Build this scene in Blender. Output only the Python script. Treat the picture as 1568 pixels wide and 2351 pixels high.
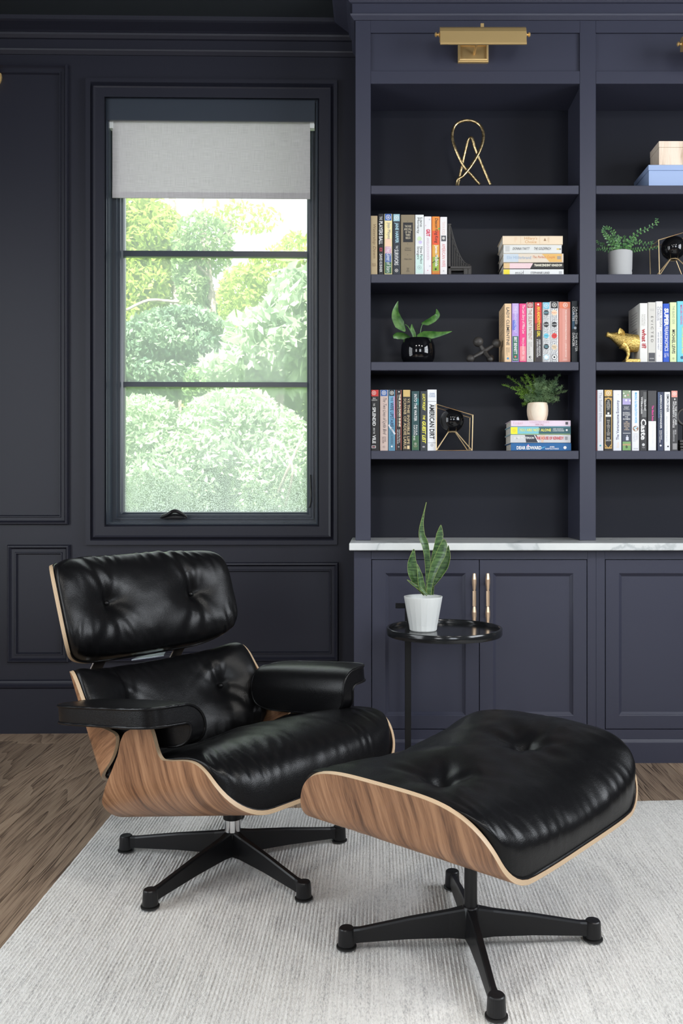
import bpy, math, random
import numpy as np
from math import sin, cos, pi, radians as R
from mathutils import Vector, noise
for o in list(bpy.data.objects): bpy.data.objects.remove(o)
sc = bpy.context.scene
COL = sc.collection
rnd = random.Random(7)

# ------------------------------------------------------------------ camera
F, CX, CY, H = 2010.0, 864.0, 1137.0, 1.012          # focal length and vanishing point in photo pixels, eye height
cam = bpy.data.cameras.new('camera'); co = bpy.data.objects.new('camera', cam); COL.objects.link(co)
co.location = (0, 0, H); co.rotation_euler = (pi/2, 0, 0)
cam.sensor_fit = 'VERTICAL'; cam.sensor_height = 36; cam.lens = F/2351*36
cam.shift_x = (784-CX)/2351; cam.shift_y = -(1175.5-CY)/2351
cam.clip_start = .05; cam.clip_end = 200
sc.camera = co

# ------------------------------------------------------------------ world, lights, exposure
sc.view_settings.view_transform = 'Standard'; sc.view_settings.look = 'None'
sc.view_settings.gamma = 1; sc.view_settings.use_curve_mapping = False
sc.view_settings.exposure = 0.0
w = bpy.data.worlds.new('sky'); sc.world = w; w.use_nodes = True
bg = w.node_tree.nodes['Background']; bg.inputs[0].default_value = (.90, .96, 1, 1); bg.inputs[1].default_value = 2.6
def area(name, loc, rot, sx, sy, power, col, portal=False):
    l = bpy.data.lights.new(name, 'AREA'); l.shape = 'RECTANGLE'; l.size = sx; l.size_y = sy; l.energy = power; l.color = col
    if portal: l.cycles.is_portal = True
    o = bpy.data.objects.new(name, l); COL.objects.link(o); o.location = loc; o.rotation_euler = rot
    return o
s = bpy.data.lights.new('sun', 'SUN'); s.energy = 16.0; s.angle = .03; s.color = (1, .98, .94)
so = bpy.data.objects.new('sun', s); COL.objects.link(so); so.rotation_euler = Vector((.25, 1, -1.2)).to_track_quat('-Z', 'Y').to_euler()
# daylight standing in the room's other windows (two behind the camera, one in the right-hand wall)
area('daylight_front_left', (-1.35, -2.72, 2.05), (R(90), 0, 0), 1.1, 1.5, 36, (.97, .98, 1))
area('daylight_front_right', (1.55, -2.72, 2.05), (R(90), 0, 0), 1.5, 1.5, 62, (.84, .91, 1))
area('daylight_right', (2.97, 1.5, 2.1), (R(90), 0, R(90)), 1.9, 1.5, 104, (.90, .94, 1))
area('daylight_left', (-2.67, 1.35, 1.5), (R(90), 0, R(-90)), 1.9, 2.4, 50, (.90, .95, 1))
# added fill lamps at the ceiling, without fixtures, to brighten the rug
for i, (lx, ly, pw_) in enumerate(((-.6, .5, 18), (.5, .5, 22), (1.6, .5, 24))):
    l = bpy.data.lights.new('ceiling_fill', 'AREA'); l.shape = 'DISK'; l.size = .34; l.energy = pw_; l.color = (1, .97, .92)
    o = bpy.data.objects.new('ceiling_fill', l); COL.objects.link(o); o.location = (lx, ly, 2.98)
area('daylight_window', (-.70, 3.93, 1.62), (R(90), 0, R(180)), .85, 1.5, 1, (1, 1, 1), portal=True)

# ------------------------------------------------------------------ materials
MATS = {}
def mat(name, col, rough=.5, metal=0, spec=.5, **kw):
    if name in MATS: return MATS[name]
    m = bpy.data.materials.new(name); m.use_nodes = True
    b = m.node_tree.nodes['Principled BSDF']
    b.inputs['Base Color'].default_value = (*col, 1); b.inputs['Roughness'].default_value = rough
    b.inputs['Metallic'].default_value = metal; b.inputs['Specular IOR Level'].default_value = spec
    for k, v in kw.items(): b.inputs[k.replace('_', ' ')].default_value = v
    MATS[name] = m
    return m
def nt(m): return m.node_tree, m.node_tree.nodes['Principled BSDF']
def node(t, typ, **kw):
    n = t.nodes.new(typ)
    for k, v in kw.items():
        if k in n.inputs: n.inputs[k].default_value = v
        else: setattr(n, k, v)
    return n
def ramp(t, fac, stops):
    r = t.nodes.new('ShaderNodeValToRGB'); e = r.color_ramp.elements
    while len(e) < len(stops): e.new(.5)
    for q, (p, c) in zip(e, stops): q.position = p; q.color = (*c, 1)
    t.links.new(fac, r.inputs[0]); return r.outputs[0]
def coords(t, kind='Object', scale=(1, 1, 1), rot=(0, 0, 0)):
    c = t.nodes.new('ShaderNodeTexCoord'); m = t.nodes.new('ShaderNodeMapping')
    m.inputs['Scale'].default_value = scale; m.inputs['Rotation'].default_value = rot
    t.links.new(c.outputs[kind], m.inputs[0]); return m.outputs[0]
def bump(t, b, h, strength, dist):
    n = node(t, 'ShaderNodeBump', Strength=strength, Distance=dist); t.links.new(h, n.inputs['Height']); t.links.new(n.outputs[0], b.inputs['Normal'])
    return n

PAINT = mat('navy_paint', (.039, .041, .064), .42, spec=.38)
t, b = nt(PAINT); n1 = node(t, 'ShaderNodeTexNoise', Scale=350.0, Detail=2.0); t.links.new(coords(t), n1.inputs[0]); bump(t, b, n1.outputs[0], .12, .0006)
BACK_SHADE = mat('navy_shaded_back_panel', (.010, .011, .018), .45, spec=.2)  # frame navy darkened so the shelf recesses look shaded
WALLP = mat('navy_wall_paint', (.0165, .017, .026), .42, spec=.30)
t, b = nt(WALLP); n1 = node(t, 'ShaderNodeTexNoise', Scale=300.0, Detail=2.0); t.links.new(coords(t), n1.inputs[0]); bump(t, b, n1.outputs[0], .12, .0006)
WINP = mat('window_frame_paint', (.034, .042, .056), .30, spec=.5)
CEIL = mat('ceiling_paint', (.020, .024, .028), .6, spec=.3)

LEATHER = mat('black_leather', (.004, .004, .0045), .36, spec=.22)
t, b = nt(LEATHER)
c = coords(t)
v = node(t, 'ShaderNodeTexVoronoi', Scale=520.0); v.feature = 'SMOOTH_F1'
n2 = node(t, 'ShaderNodeTexNoise', Scale=90.0, Detail=4.0)
t.links.new(c, v.inputs[0]); t.links.new(c, n2.inputs[0])
mx = node(t, 'ShaderNodeMath', operation='ADD'); t.links.new(v.outputs[0], mx.inputs[0]); t.links.new(n2.outputs[0], mx.inputs[1])
bump(t, b, mx.outputs[0], .26, .0008)
mr = node(t, 'ShaderNodeMapRange'); mr.inputs['To Min'].default_value = .28; mr.inputs['To Max'].default_value = .38
t.links.new(n2.outputs[0], mr.inputs[0]); t.links.new(mr.outputs[0], b.inputs['Roughness'])
def wood(name, dark, mid, light, gs=60, coord='UV', rot=0, rough=.38, warp=.05):
    m = mat(name, mid, rough); t, b = nt(m)
    c = coords(t, coord, (1, 1, 1), (0, 0, rot))
    nw = node(t, 'ShaderNodeTexNoise', Scale=3.0, Detail=2.0); t.links.new(c, nw.inputs[0])
    ad = node(t, 'ShaderNodeMixRGB', blend_type='ADD'); ad.inputs[0].default_value = warp
    t.links.new(c, ad.inputs[1]); t.links.new(nw.outputs[1], ad.inputs[2])
    mp = node(t, 'ShaderNodeMapping'); mp.inputs['Scale'].default_value = (2.0, gs, 2.0); t.links.new(ad.outputs[0], mp.inputs[0])
    n1 = node(t, 'ShaderNodeTexNoise', Scale=1.0, Detail=6.0, Roughness=.65); t.links.new(mp.outputs[0], n1.inputs[0])
    mp2 = node(t, 'ShaderNodeMapping'); mp2.inputs['Scale'].default_value = (25.0, gs*14, 25.0); t.links.new(ad.outputs[0], mp2.inputs[0])
    n2 = node(t, 'ShaderNodeTexNoise', Scale=1.0, Detail=2.0); t.links.new(mp2.outputs[0], n2.inputs[0])
    a = node(t, 'ShaderNodeMath', operation='MULTIPLY_ADD'); a.inputs[1].default_value = .25; t.links.new(n2.outputs[0], a.inputs[0]); t.links.new(n1.outputs[0], a.inputs[2])
    t.links.new(ramp(t, a.outputs[0], [(.46, dark), (.60, mid), (.74, light)]), b.inputs['Base Color'])
    bump(t, b, n2.outputs[0], .08, .0008)
    return m
WALNUT = wood('walnut_veneer', (.105, .045, .020), (.255, .120, .057), (.39, .205, .105), 44)
PLY = mat('plywood_edge', (.62, .46, .29), .45)
t, b = nt(PLY); c = coords(t, 'UV'); sp = node(t, 'ShaderNodeSeparateXYZ'); t.links.new(c, sp.inputs[0])
m1 = node(t, 'ShaderNodeMath', operation='MULTIPLY'); m1.inputs[1].default_value = 4.5; t.links.new(sp.outputs[1], m1.inputs[0])
m2 = node(t, 'ShaderNodeMath', operation='FRACT'); t.links.new(m1.outputs[0], m2.inputs[0])
t.links.new(ramp(t, m2.outputs[0], [(.0, (.30, .19, .10)), (.25, (.34, .21, .11)), (.36, (.64, .49, .33)), (.95, (.58, .43, .28))]), b.inputs['Base Color'])

BRASS = mat('brushed_brass', (.80, .56, .25), .42, .72)
t, b = nt(BRASS); n1 = node(t, 'ShaderNodeTexNoise', Scale=40.0, Detail=3.0); t.links.new(coords(t, 'Object', (1, 8, 8)), n1.inputs[0]); bump(t, b, n1.outputs[0], .05, .001)
GOLDWIRE = mat('gold_wire', (.88, .66, .38), .42, .75)
GOLDLEAF = mat('gold_leaf', (.80, .57, .17), .36, .9)
t, b = nt(GOLDLEAF); n1 = node(t, 'ShaderNodeTexNoise', Scale=1.0, Detail=3.0); t.links.new(coords(t, 'Object', (120, 300, 420)), n1.inputs[0]); bump(t, b, n1.outputs[0], .9, .0022)
t.links.new(ramp(t, n1.outputs[0], [(.36, (.34, .20, .05)), (.5, (.78, .55, .16)), (.7, (.92, .72, .30))]), b.inputs['Base Color'])
ANTIQUE = mat('antique_brass', (.62, .47, .24), .33, 1)
t, b = nt(ANTIQUE); n1 = node(t, 'ShaderNodeTexNoise', Scale=120.0, Detail=4.0); t.links.new(coords(t), n1.inputs[0])
t.links.new(ramp(t, n1.outputs[0], [(.35, (.28, .20, .10)), (.55, (.66, .50, .26)), (.75, (.80, .65, .40))]), b.inputs['Base Color'])
HANDLE = mat('champagne_bronze', (.85, .62, .42), .30, .8)
CHROME = mat('chrome', (.85, .86, .88), .12, 1)
ALU = mat('polished_aluminium', (.75, .80, .88), .22, 1)
BLACKM = mat('black_cast_metal', (.008, .008, .009), .36, spec=.35)
BLACKG = mat('black_glass_tray', (.012, .013, .014), .16)
GLIDE = mat('rubber_glide', (.008, .008, .008), .5)
CERB = mat('black_ceramic', (.004, .004, .005), .06)
IRON = mat('cast_iron', (.040, .036, .033), .50)
t, b = nt(IRON); n1 = node(t, 'ShaderNodeTexNoise', Scale=160.0, Detail=4.0); t.links.new(coords(t), n1.inputs[0]); bump(t, b, n1.outputs[0], .6, .002)
WHITEC = mat('white_plastic', (.78, .80, .78), .38)
CONC = mat('grey_cement', (.42, .42, .42), .8)
PALEW = wood('pale_wood', (.62, .45, .30), (.80, .66, .50), (.88, .77, .62), 30, 'Object', 0, .55)
BOXWOOD = wood('wood_box', (.50, .34, .23), (.78, .62, .48), (.86, .72, .58), 18, 'Object', R(90), .5)
BLUEBOX = mat('blue_box', (.33, .43, .66), .55)
SOIL = mat('soil', (.02, .015, .012), .95)
PAGES = mat('book_pages', (.80, .75, .66), .8)
t, b = nt(PAGES); n1 = node(t, 'ShaderNodeTexNoise', Scale=1.0, Detail=1.0); t.links.new(coords(t, 'Object', (20, 20, 1500)), n1.inputs[0])
t.links.new(ramp(t, n1.outputs[0], [(.35, (.60, .55, .46)), (.6, (.84, .80, .72))]), b.inputs['Base Color'])
SMOKE = mat('smoked_glass', (.006, .006, .007), .04)

MARBLE = mat('white_marble', (.8, .8, .8), .18)
t, b = nt(MARBLE); c = coords(t, 'Object', (1, 1, 1), (0, .5, .6))
nw = node(t, 'ShaderNodeTexNoise', Scale=2.4, Detail=7.0, Roughness=.55, Distortion=1.0); t.links.new(c, nw.inputs[0])
t.links.new(ramp(t, nw.outputs[0], [(.40, (.74, .76, .74)), (.50, (.70, .72, .71)), (.53, (.50, .53, .53)), (.56, (.66, .68, .68)), (.68, (.75, .76, .75))]), b.inputs['Base Color'])

def leafmat(name, c1, c2, scale=60, rough=.42, trans=0.0, wave=None):
    m = mat(name, c1, rough); t, b = nt(m)
    n1 = node(t, 'ShaderNodeTexNoise', Scale=float(scale), Detail=3.0)
    t.links.new(coords(t, 'Object', wave or (1, 1, 1)), n1.inputs[0])
    t.links.new(ramp(t, n1.outputs[0], [(.38, c1), (.62, c2)]), b.inputs['Base Color'])
    if trans:
        tr = node(t, 'ShaderNodeBsdfTranslucent'); tr.inputs[0].default_value = (*c2, 1)
        mx = node(t, 'ShaderNodeMixShader'); mx.inputs[0].default_value = trans
        out = [q for q in t.nodes if q.type == 'OUTPUT_MATERIAL'][0]
        t.links.new(b.outputs[0], mx.inputs[1]); t.links.new(tr.outputs[0], mx.inputs[2]); t.links.new(mx.outputs[0], out.inputs[0])
    return m
SNAKE = leafmat('snake_plant_leaf', (.022, .062, .020), (.105, .20, .065), 1, .38, 0, (35, 35, 170))
SNAKEEDGE = mat('snake_leaf_margin', (.34, .42, .12), .45)
VASELEAF = leafmat('glossy_leaf', (.035, .13, .02), (.12, .28, .06), 40, .35, .15)
FERN = leafmat('fern_leaf', (.03, .13, .035), (.13, .32, .08), 50, .45, .15)
ASPF = leafmat('asparagus_fern', (.09, .17, .08), (.24, .36, .17), 25, .6, .2)

# window glass: clear with a painted glare veil, and dust droplets thickening towards the bottom
GLASS = bpy.data.materials.new('dusty_veiled_window_glass'); GLASS.use_nodes = True; MATS['g'] = GLASS
t = GLASS.node_tree; t.nodes.clear()
out = node(t, 'ShaderNodeOutputMaterial'); tr = node(t, 'ShaderNodeBsdfTransparent'); tl = node(t, 'ShaderNodeBsdfTranslucent')
tl.inputs[0].default_value = (.95, 1, 1, 1); mxs = node(t, 'ShaderNodeMixShader'); t.links.new(tr.outputs[0], mxs.inputs[1]); t.links.new(tl.outputs[0], mxs.inputs[2])
c = coords(t); nn = node(t, 'ShaderNodeTexNoise', Scale=260.0, Detail=2.0); t.links.new(c, nn.inputs[0])
sx = node(t, 'ShaderNodeSeparateXYZ'); t.links.new(c, sx.inputs[0])
mz = node(t, 'ShaderNodeMapRange'); t.links.new(sx.outputs[2], mz.inputs[0]); mz.inputs['From Min'].default_value = .45; mz.inputs['From Max'].default_value = 0.0; mz.inputs['To Min'].default_value = 0; mz.inputs['To Max'].default_value = .35
pw = node(t, 'ShaderNodeMath', operation='MULTIPLY'); t.links.new(mz.outputs[0], pw.inputs[0])
rr = node(t, 'ShaderNodeMapRange'); t.links.new(nn.outputs[0], rr.inputs[0]); rr.inputs['From Min'].default_value = .42; rr.inputs['From Max'].default_value = .62; rr.inputs['To Max'].default_value = 1.5
t.links.new(rr.outputs[0], pw.inputs[1])
ad = node(t, 'ShaderNodeMath', operation='ADD', use_clamp=True); ad.inputs[1].default_value = .26; t.links.new(pw.outputs[0], ad.inputs[0]); t.links.new(ad.outputs[0], mxs.inputs[0])
gl = node(t, 'ShaderNodeBsdfGlossy', Roughness=.02); gl.inputs[0].default_value = (1, 1, 1, 1); mg = node(t, 'ShaderNodeMixShader'); mg.inputs[0].default_value = .008
t.links.new(mxs.outputs[0], mg.inputs[1]); t.links.new(gl.outputs[0], mg.inputs[2]); t.links.new(mg.outputs[0], out.inputs[0])

BLIND = mat('blind_fabric', (.55, .53, .53), .9)
t, b = nt(BLIND)
na = node(t, 'ShaderNodeTexNoise', Scale=1.0, Detail=2.0); t.links.new(coords(t, 'Object', (700, 1, 18)), na.inputs[0])
nb = node(t, 'ShaderNodeTexNoise', Scale=1.0, Detail=2.0); t.links.new(coords(t, 'Object', (18, 1, 700)), nb.inputs[0])
mx = node(t, 'ShaderNodeMath', operation='ADD'); t.links.new(na.outputs[0], mx.inputs[0]); t.links.new(nb.outputs[0], mx.inputs[1])
cc = ramp(t, mx.outputs[0], [(.3, (.40, .385, .39)), (.5, (.54, .52, .52)), (.7, (.64, .62, .62))])
mh = node(t, 'ShaderNodeMath', operation='MULTIPLY'); mh.inputs[1].default_value = .5; t.links.new(mx.outputs[0], mh.inputs[0])
t.links.new(mh.outputs[0], [q for q in t.nodes if q.type == 'VALTORGB'][0].inputs[0]); t.links.new(cc, b.inputs['Base Color'])
tl = node(t, 'ShaderNodeBsdfTranslucent'); tl.inputs[0].default_value = (.55, .53, .53, 1); ms = node(t, 'ShaderNodeMixShader'); ms.inputs[0].default_value = .14
o_ = [q for q in t.nodes if q.type == 'OUTPUT_MATERIAL'][0]
t.links.new(b.outputs[0], ms.inputs[1]); t.links.new(tl.outputs[0], ms.inputs[2]); t.links.new(ms.outputs[0], o_.inputs[0])

def floormat(i, k):
    m = mat('oak_floor_%d' % i, (.2, .14, .1), .42); t, b = nt(m)
    c = coords(t, 'Object'); ofs = node(t, 'ShaderNodeMapping'); ofs.inputs['Location'].default_value = (i*3.7, i*5.1, 0); t.links.new(c, ofs.inputs[0])
    # cathedral grain: rings through a long stretched noise field
    mp = node(t, 'ShaderNodeMapping'); mp.inputs['Scale'].default_value = (4.2, .38, 1); t.links.new(ofs.outputs[0], mp.inputs[0])
    n0 = node(t, 'ShaderNodeTexNoise', Scale=1.0, Detail=3.0, Roughness=.45); t.links.new(mp.outputs[0], n0.inputs[0])
    q = node(t, 'ShaderNodeMath', operation='MULTIPLY'); q.inputs[1].default_value = 26; t.links.new(n0.outputs[0], q.inputs[0])
    fr = node(t, 'ShaderNodeMath', operation='FRACT'); t.links.new(q.outputs[0], fr.inputs[0])
    mp2 = node(t, 'ShaderNodeMapping'); mp2.inputs['Scale'].default_value = (260, 6, 1); t.links.new(ofs.outputs[0], mp2.inputs[0])
    n2 = node(t, 'ShaderNodeTexNoise', Scale=1.0, Detail=3.0); t.links.new(mp2.outputs[0], n2.inputs[0])
    a = node(t, 'ShaderNodeMath', operation='MULTIPLY_ADD'); a.inputs[1].default_value = .85; t.links.new(n2.outputs[0], a.inputs[0]); 
    sc_ = node(t, 'ShaderNodeMath', operation='MULTIPLY'); sc_.inputs[1].default_value = .22; t.links.new(fr.outputs[0], sc_.inputs[0]); t.links.new(sc_.outputs[0], a.inputs[2])
    t.links.new(ramp(t, a.outputs[0], [(.36, (.085*k, .056*k, .038*k)), (.52, (.27*k, .19*k, .13*k)), (.78, (.36*k, .27*k, .19*k))]), b.inputs['Base Color'])
    bump(t, b, a.outputs[0], .15, .001)
    return m
FLOORM = [floormat(i, k) for i, k in enumerate((1.0, .82, 1.12, .93))]

RUG = mat('ribbed_rug', (.6, .6, .58), .95, spec=.1)
t, b = nt(RUG)
c = coords(t)
n1 = node(t, 'ShaderNodeTexNoise', Scale=1.0, Detail=3.0); t.links.new(coords(t, 'Object', (330, 130, 50)), n1.inputs[0])
n2 = node(t, 'ShaderNodeTexNoise', Scale=1.0, Detail=2.0); t.links.new(coords(t, 'Object', (95, 3.5, 5)), n2.inputs[0])
n3 = node(t, 'ShaderNodeTexNoise', Scale=1.0, Detail=3.0); t.links.new(coords(t, 'Object', (600, 500, 300)), n3.inputs[0])
a = node(t, 'ShaderNodeMath', operation='MULTIPLY_ADD'); a.inputs[1].default_value = .55; t.links.new(n2.outputs[0], a.inputs[0]); t.links.new(n1.outputs[0], a.inputs[2])
t.links.new(ramp(t, a.outputs[0], [(.44, (.40, .40, .40)), (.60, (.64, .63, .61)), (.78, (.80, .79, .76)), (.98, (.87, .86, .83))]), b.inputs['Base Color'])
sm = node(t, 'ShaderNodeMath', operation='ADD'); t.links.new(n1.outputs[0], sm.inputs[0]); t.links.new(n3.outputs[0], sm.inputs[1])
bump(t, b, sm.outputs[0], .8, .004)

# ------------------------------------------------------------------ mesh helpers (vertices are given in world space)
WLOC = {}
def wloc(o): return WLOC.get(o.name, Vector((0, 0, 0)))
def obj(name, V, Fc, m, parent=None, smooth=False, uv=None, mi=None):
    me = bpy.data.meshes.new(name)
    V = [tuple(map(float, v)) for v in V]
    if parent is not None: org = wloc(parent)
    else:
        A = np.array(V); lo, hi = A.min(0), A.max(0); org = Vector(((lo[0]+hi[0])/2, (lo[1]+hi[1])/2, lo[2]))
    me.from_pydata([(v[0]-org[0], v[1]-org[1], v[2]-org[2]) for v in V], [], Fc)
    for q in (m if isinstance(m, (list, tuple)) else [m]): me.materials.append(q)
    if mi is not None: me.polygons.foreach_set('material_index', mi)
    if smooth is True: me.polygons.foreach_set('use_smooth', [True]*len(me.polygons)); me.set_sharp_from_angle(angle=R(45))
    if uv is not None:
        l = me.uv_layers.new(name='UVMap'); idx = np.empty(len(me.loops), dtype=np.int32); me.loops.foreach_get('vertex_index', idx)
        l.data.foreach_set('uv', np.array(uv, dtype=np.float32)[idx].ravel())
    me.update()
    o = bpy.data.objects.new(name, me); COL.objects.link(o)
    if parent is not None: o.parent = parent; WLOC[o.name] = org
    else: o.location = org; WLOC[o.name] = org
    return o
def thing(name, loc, label, cat, group=None):
    o = bpy.data.objects.new(name, None); COL.objects.link(o); o.location = loc; o.empty_display_size = .05
    WLOC[o.name] = Vector(loc); return tag(o, label, cat, group)
def tag(o, label, cat, group=None):
    o['label'] = label; o['category'] = cat
    if group: o['group'] = group
    return o
def struct(o): o['kind'] = 'structure'; return o
def stuff(o): o['kind'] = 'stuff'; return o

class M:
    def __init__(s): s.v = []; s.f = []
    def add(s, V, Fc):
        n = len(s.v); s.v += [tuple(v) for v in V]; s.f += [tuple(i+n for i in q) for q in Fc]; return s
    def box(s, x0, x1, y0, y1, z0, z1, c=0):
        x0, x1 = sorted((x0, x1)); y0, y1 = sorted((y0, y1)); z0, z1 = sorted((z0, z1))
        if c <= 0:
            return s.add([(x0,y0,z0),(x1,y0,z0),(x1,y1,z0),(x0,y1,z0),(x0,y0,z1),(x1,y0,z1),(x1,y1,z1),(x0,y1,z1)],
                  [(0,3,2,1),(4,5,6,7),(0,1,5,4),(1,2,6,5),(2,3,7,6),(3,0,4,7)])
        c = min(c, (x1-x0)*.45, (y1-y0)*.45, (z1-z0)*.45)
        V = []; ids = {}
        for i, x in enumerate((x0, x1)):
            for j, y in enumerate((y0, y1)):
                for k, z in enumerate((z0, z1)):
                    sx_, sy_, sz_ = (1 if i == 0 else -1), (1 if j == 0 else -1), (1 if k == 0 else -1)
                    for a_, p in enumerate(((x, y+sy_*c, z+sz_*c), (x+sx_*c, y, z+sz_*c), (x+sx_*c, y+sy_*c, z))):
                        ids[i, j, k, a_] = len(V); V.append(p)
        fs = []
        for i in (0, 1): q = [ids[i,0,0,0], ids[i,1,0,0], ids[i,1,1,0], ids[i,0,1,0]]; fs.append(q if i else q[::-1])
        for j in (0, 1): q = [ids[0,j,0,1], ids[1,j,0,1], ids[1,j,1,1], ids[0,j,1,1]]; fs.append(q[::-1] if j else q)
        for k in (0, 1): q = [ids[0,0,k,2], ids[1,0,k,2], ids[1,1,k,2], ids[0,1,k,2]]; fs.append(q if k else q[::-1])
        for j in (0, 1):
            for k in (0, 1): fs.append([ids[0,j,k,1], ids[1,j,k,1], ids[1,j,k,2], ids[0,j,k,2]])
        for i in (0, 1):
            for k in (0, 1): fs.append([ids[i,0,k,0], ids[i,1,k,0], ids[i,1,k,2], ids[i,0,k,2]])
            for j in (0, 1): fs.append([ids[i,j,0,0], ids[i,j,1,0], ids[i,j,1,1], ids[i,j,0,1]])
        for i in (0, 1):
            for j in (0, 1):
                for k in (0, 1): fs.append([ids[i,j,k,0], ids[i,j,k,1], ids[i,j,k,2]])
        return s.add(V, fs)
    def tube(s, path, r, n=8, closed=False, caps=True):
        P = [Vector(p) for p in path]; N = len(P); V = []
        rad = r if hasattr(r, '__len__') else [r]*N
        up = None
        for i in range(N):
            a = P[(i-1) % N] if (closed or i > 0) else P[i]; b_ = P[(i+1) % N] if (closed or i < N-1) else P[i]
            d = (b_-a).normalized() if (b_-a).length > 1e-9 else Vector((0, 0, 1))
            if up is None: up = Vector((0, 0, 1)) if abs(d.z) < .9 else Vector((1, 0, 0))
            x = d.cross(up); x = x.normalized() if x.length > 1e-6 else Vector((1, 0, 0)); up = x.cross(d).normalized()
            for k in range(n): q = 2*pi*k/n; V.append(P[i] + rad[i]*(cos(q)*x+sin(q)*up))
        fs = []
        for i in range(N if closed else N-1):
            i2 = (i+1) % N
            for k in range(n): k2 = (k+1) % n; fs.append((i*n+k, i*n+k2, i2*n+k2, i2*n+k))
        if caps and not closed: fs.append(tuple(range(n))[::-1]); fs.append(tuple((N-1)*n+k for k in range(n)))
        return s.add(V, fs)
    def lathe(s, prof, c, n=32, axis='z', cap=True):
        V = []; fs = []
        for (r_, h) in prof:
            for k in range(n):
                q = 2*pi*k/n; a, b_ = r_*cos(q), r_*sin(q)
                V.append({'z': (c[0]+a, c[1]+b_, c[2]+h), 'x': (c[0]+h, c[1]+a, c[2]+b_), 'y': (c[0]+a, c[1]+h, c[2]+b_)}[axis])
        for i in range(len(prof)-1):
            for k in range(n): k2 = (k+1) % n; fs.append((i*n+k, i*n+k2, (i+1)*n+k2, (i+1)*n+k))
        if cap: fs.append(tuple(range(n))[::-1]); fs.append(tuple((len(prof)-1)*n+k for k in range(n)))
        return s.add(V, fs)
    def sphere(s, c, r, n=16, sx=1, sy=1, sz=1):
        prof = []
        for i in range(1, n//2*2): q = pi*i/(n//2*2); prof.append((r*sin(q), -r*cos(q)))
        k0 = len(s.v); s.lathe(prof, (0, 0, 0), n)
        for i in range(k0, len(s.v)): v = s.v[i]; s.v[i] = (c[0]+v[0]*sx, c[1]+v[1]*sy, c[2]+v[2]*sz)
        return s
    def grid(s, G, closed_u=False):
        n, m = len(G), len(G[0]); V = [p for row in G for p in row]; fs = []
        for i in range(n-1):
            for j in range(m-1 if not closed_u else m): j2 = (j+1) % m; fs.append((i*m+j, i*m+j2, (i+1)*m+j2, (i+1)*m+j))
        return s.add(V, fs)
    def o(s, name, m, parent=None, smooth=False): return obj(name, s.v, s.f, m, parent, smooth)

def px(x, Y): return (x-CX)/F*Y
def pz(y, Y): return H-(y-CY)/F*Y
def catmull(P, k=8, closed=False):
    P = [np.array(p, float) for p in P]; N = len(P); out = []
    for i in range(N if closed else N-1):
        p0 = P[i-1] if (i > 0 or closed) else P[i]; p1 = P[i]; p2 = P[(i+1) % N]; p3 = P[(i+2) % N] if (closed or i+2 < N) else P[(i+1) % N]
        for j in range(k):
            u = j/k; out.append(.5*((2*p1)+(p2-p0)*u+(2*p0-5*p1+4*p2-p3)*u*u+(3*p1-p0-3*p2+p3)*u**3))
    if not closed: out.append(P[-1])
    return out

# ------------------------------------------------------------------ window-wall plane (turned one degree)
AW = R(1.0); KX, KY = -.085, 3.7575
def L(u, o, z): return (KX+u*cos(AW)+o*sin(AW), KY+u*sin(AW)-o*cos(AW), z)
def uw(x, o):                                   # u of the point seen at photo column x, o in front of the wall
    k = (x-CX)/F; return (k*(KY-o*cos(AW))-KX-o*sin(AW))/(cos(AW)-k*sin(AW))
def zw(y, u, o): Y = KY+u*sin(AW)-o*cos(AW); return H-(y-CY)/F*Y
def rect_px(xl, xr, yt, yb, o):
    a, b_ = uw(xl, o), uw(xr, o); m_ = (a+b_)/2
    return (a, b_, zw(yb, m_, o), zw(yt, m_, o))
def frame(mm, loops, P=L, closed=True):
    """mitred frame: loops = [(u0,u1,z0,z1,off)]"""
    n0 = len(mm.v); V = []
    for (a, b_, c_, d_, o) in loops: V += [P(a, o, c_), P(b_, o, c_), P(b_, o, d_), P(a, o, d_)]
    fs = []
    for i in range(len(loops)-1):
        for k in range(4): k2 = (k+1) % 4; fs.append((i*4+k, i*4+k2, (i+1)*4+k2, (i+1)*4+k))
    return mm.add(V, fs)
def inset(r, i, o): return (r[0]+i, r[1]-i, r[2]+i, r[3]-i, o)

# ================================================================== SETTING
CZ = 3.010
YB = 3.715          # bookcase back
# floor of oak boards
fl = M().box(-2.6, 2.95, -2.65, 3.80, -.05, -.006).o('floor', FLOORM[1]); struct(fl)
x = -2.6; i = 0
while x < 2.95:
    wd = .185; y = -2.65-rnd.random()*1.2
    while y < 3.8:
        ln = 1.9+rnd.random()*.9; y0, y1 = max(y, -2.65), min(y+ln, 3.8)
        if y1-y0 > .1:
            M().box(x+.0006, min(x+wd, 2.95)-.0006, y0+.0006, y1-.0006, -.0055, 0, .0012).o('floorboard', FLOORM[rnd.randrange(4)], fl)
        y += ln
    x += wd; i += 1
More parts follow.
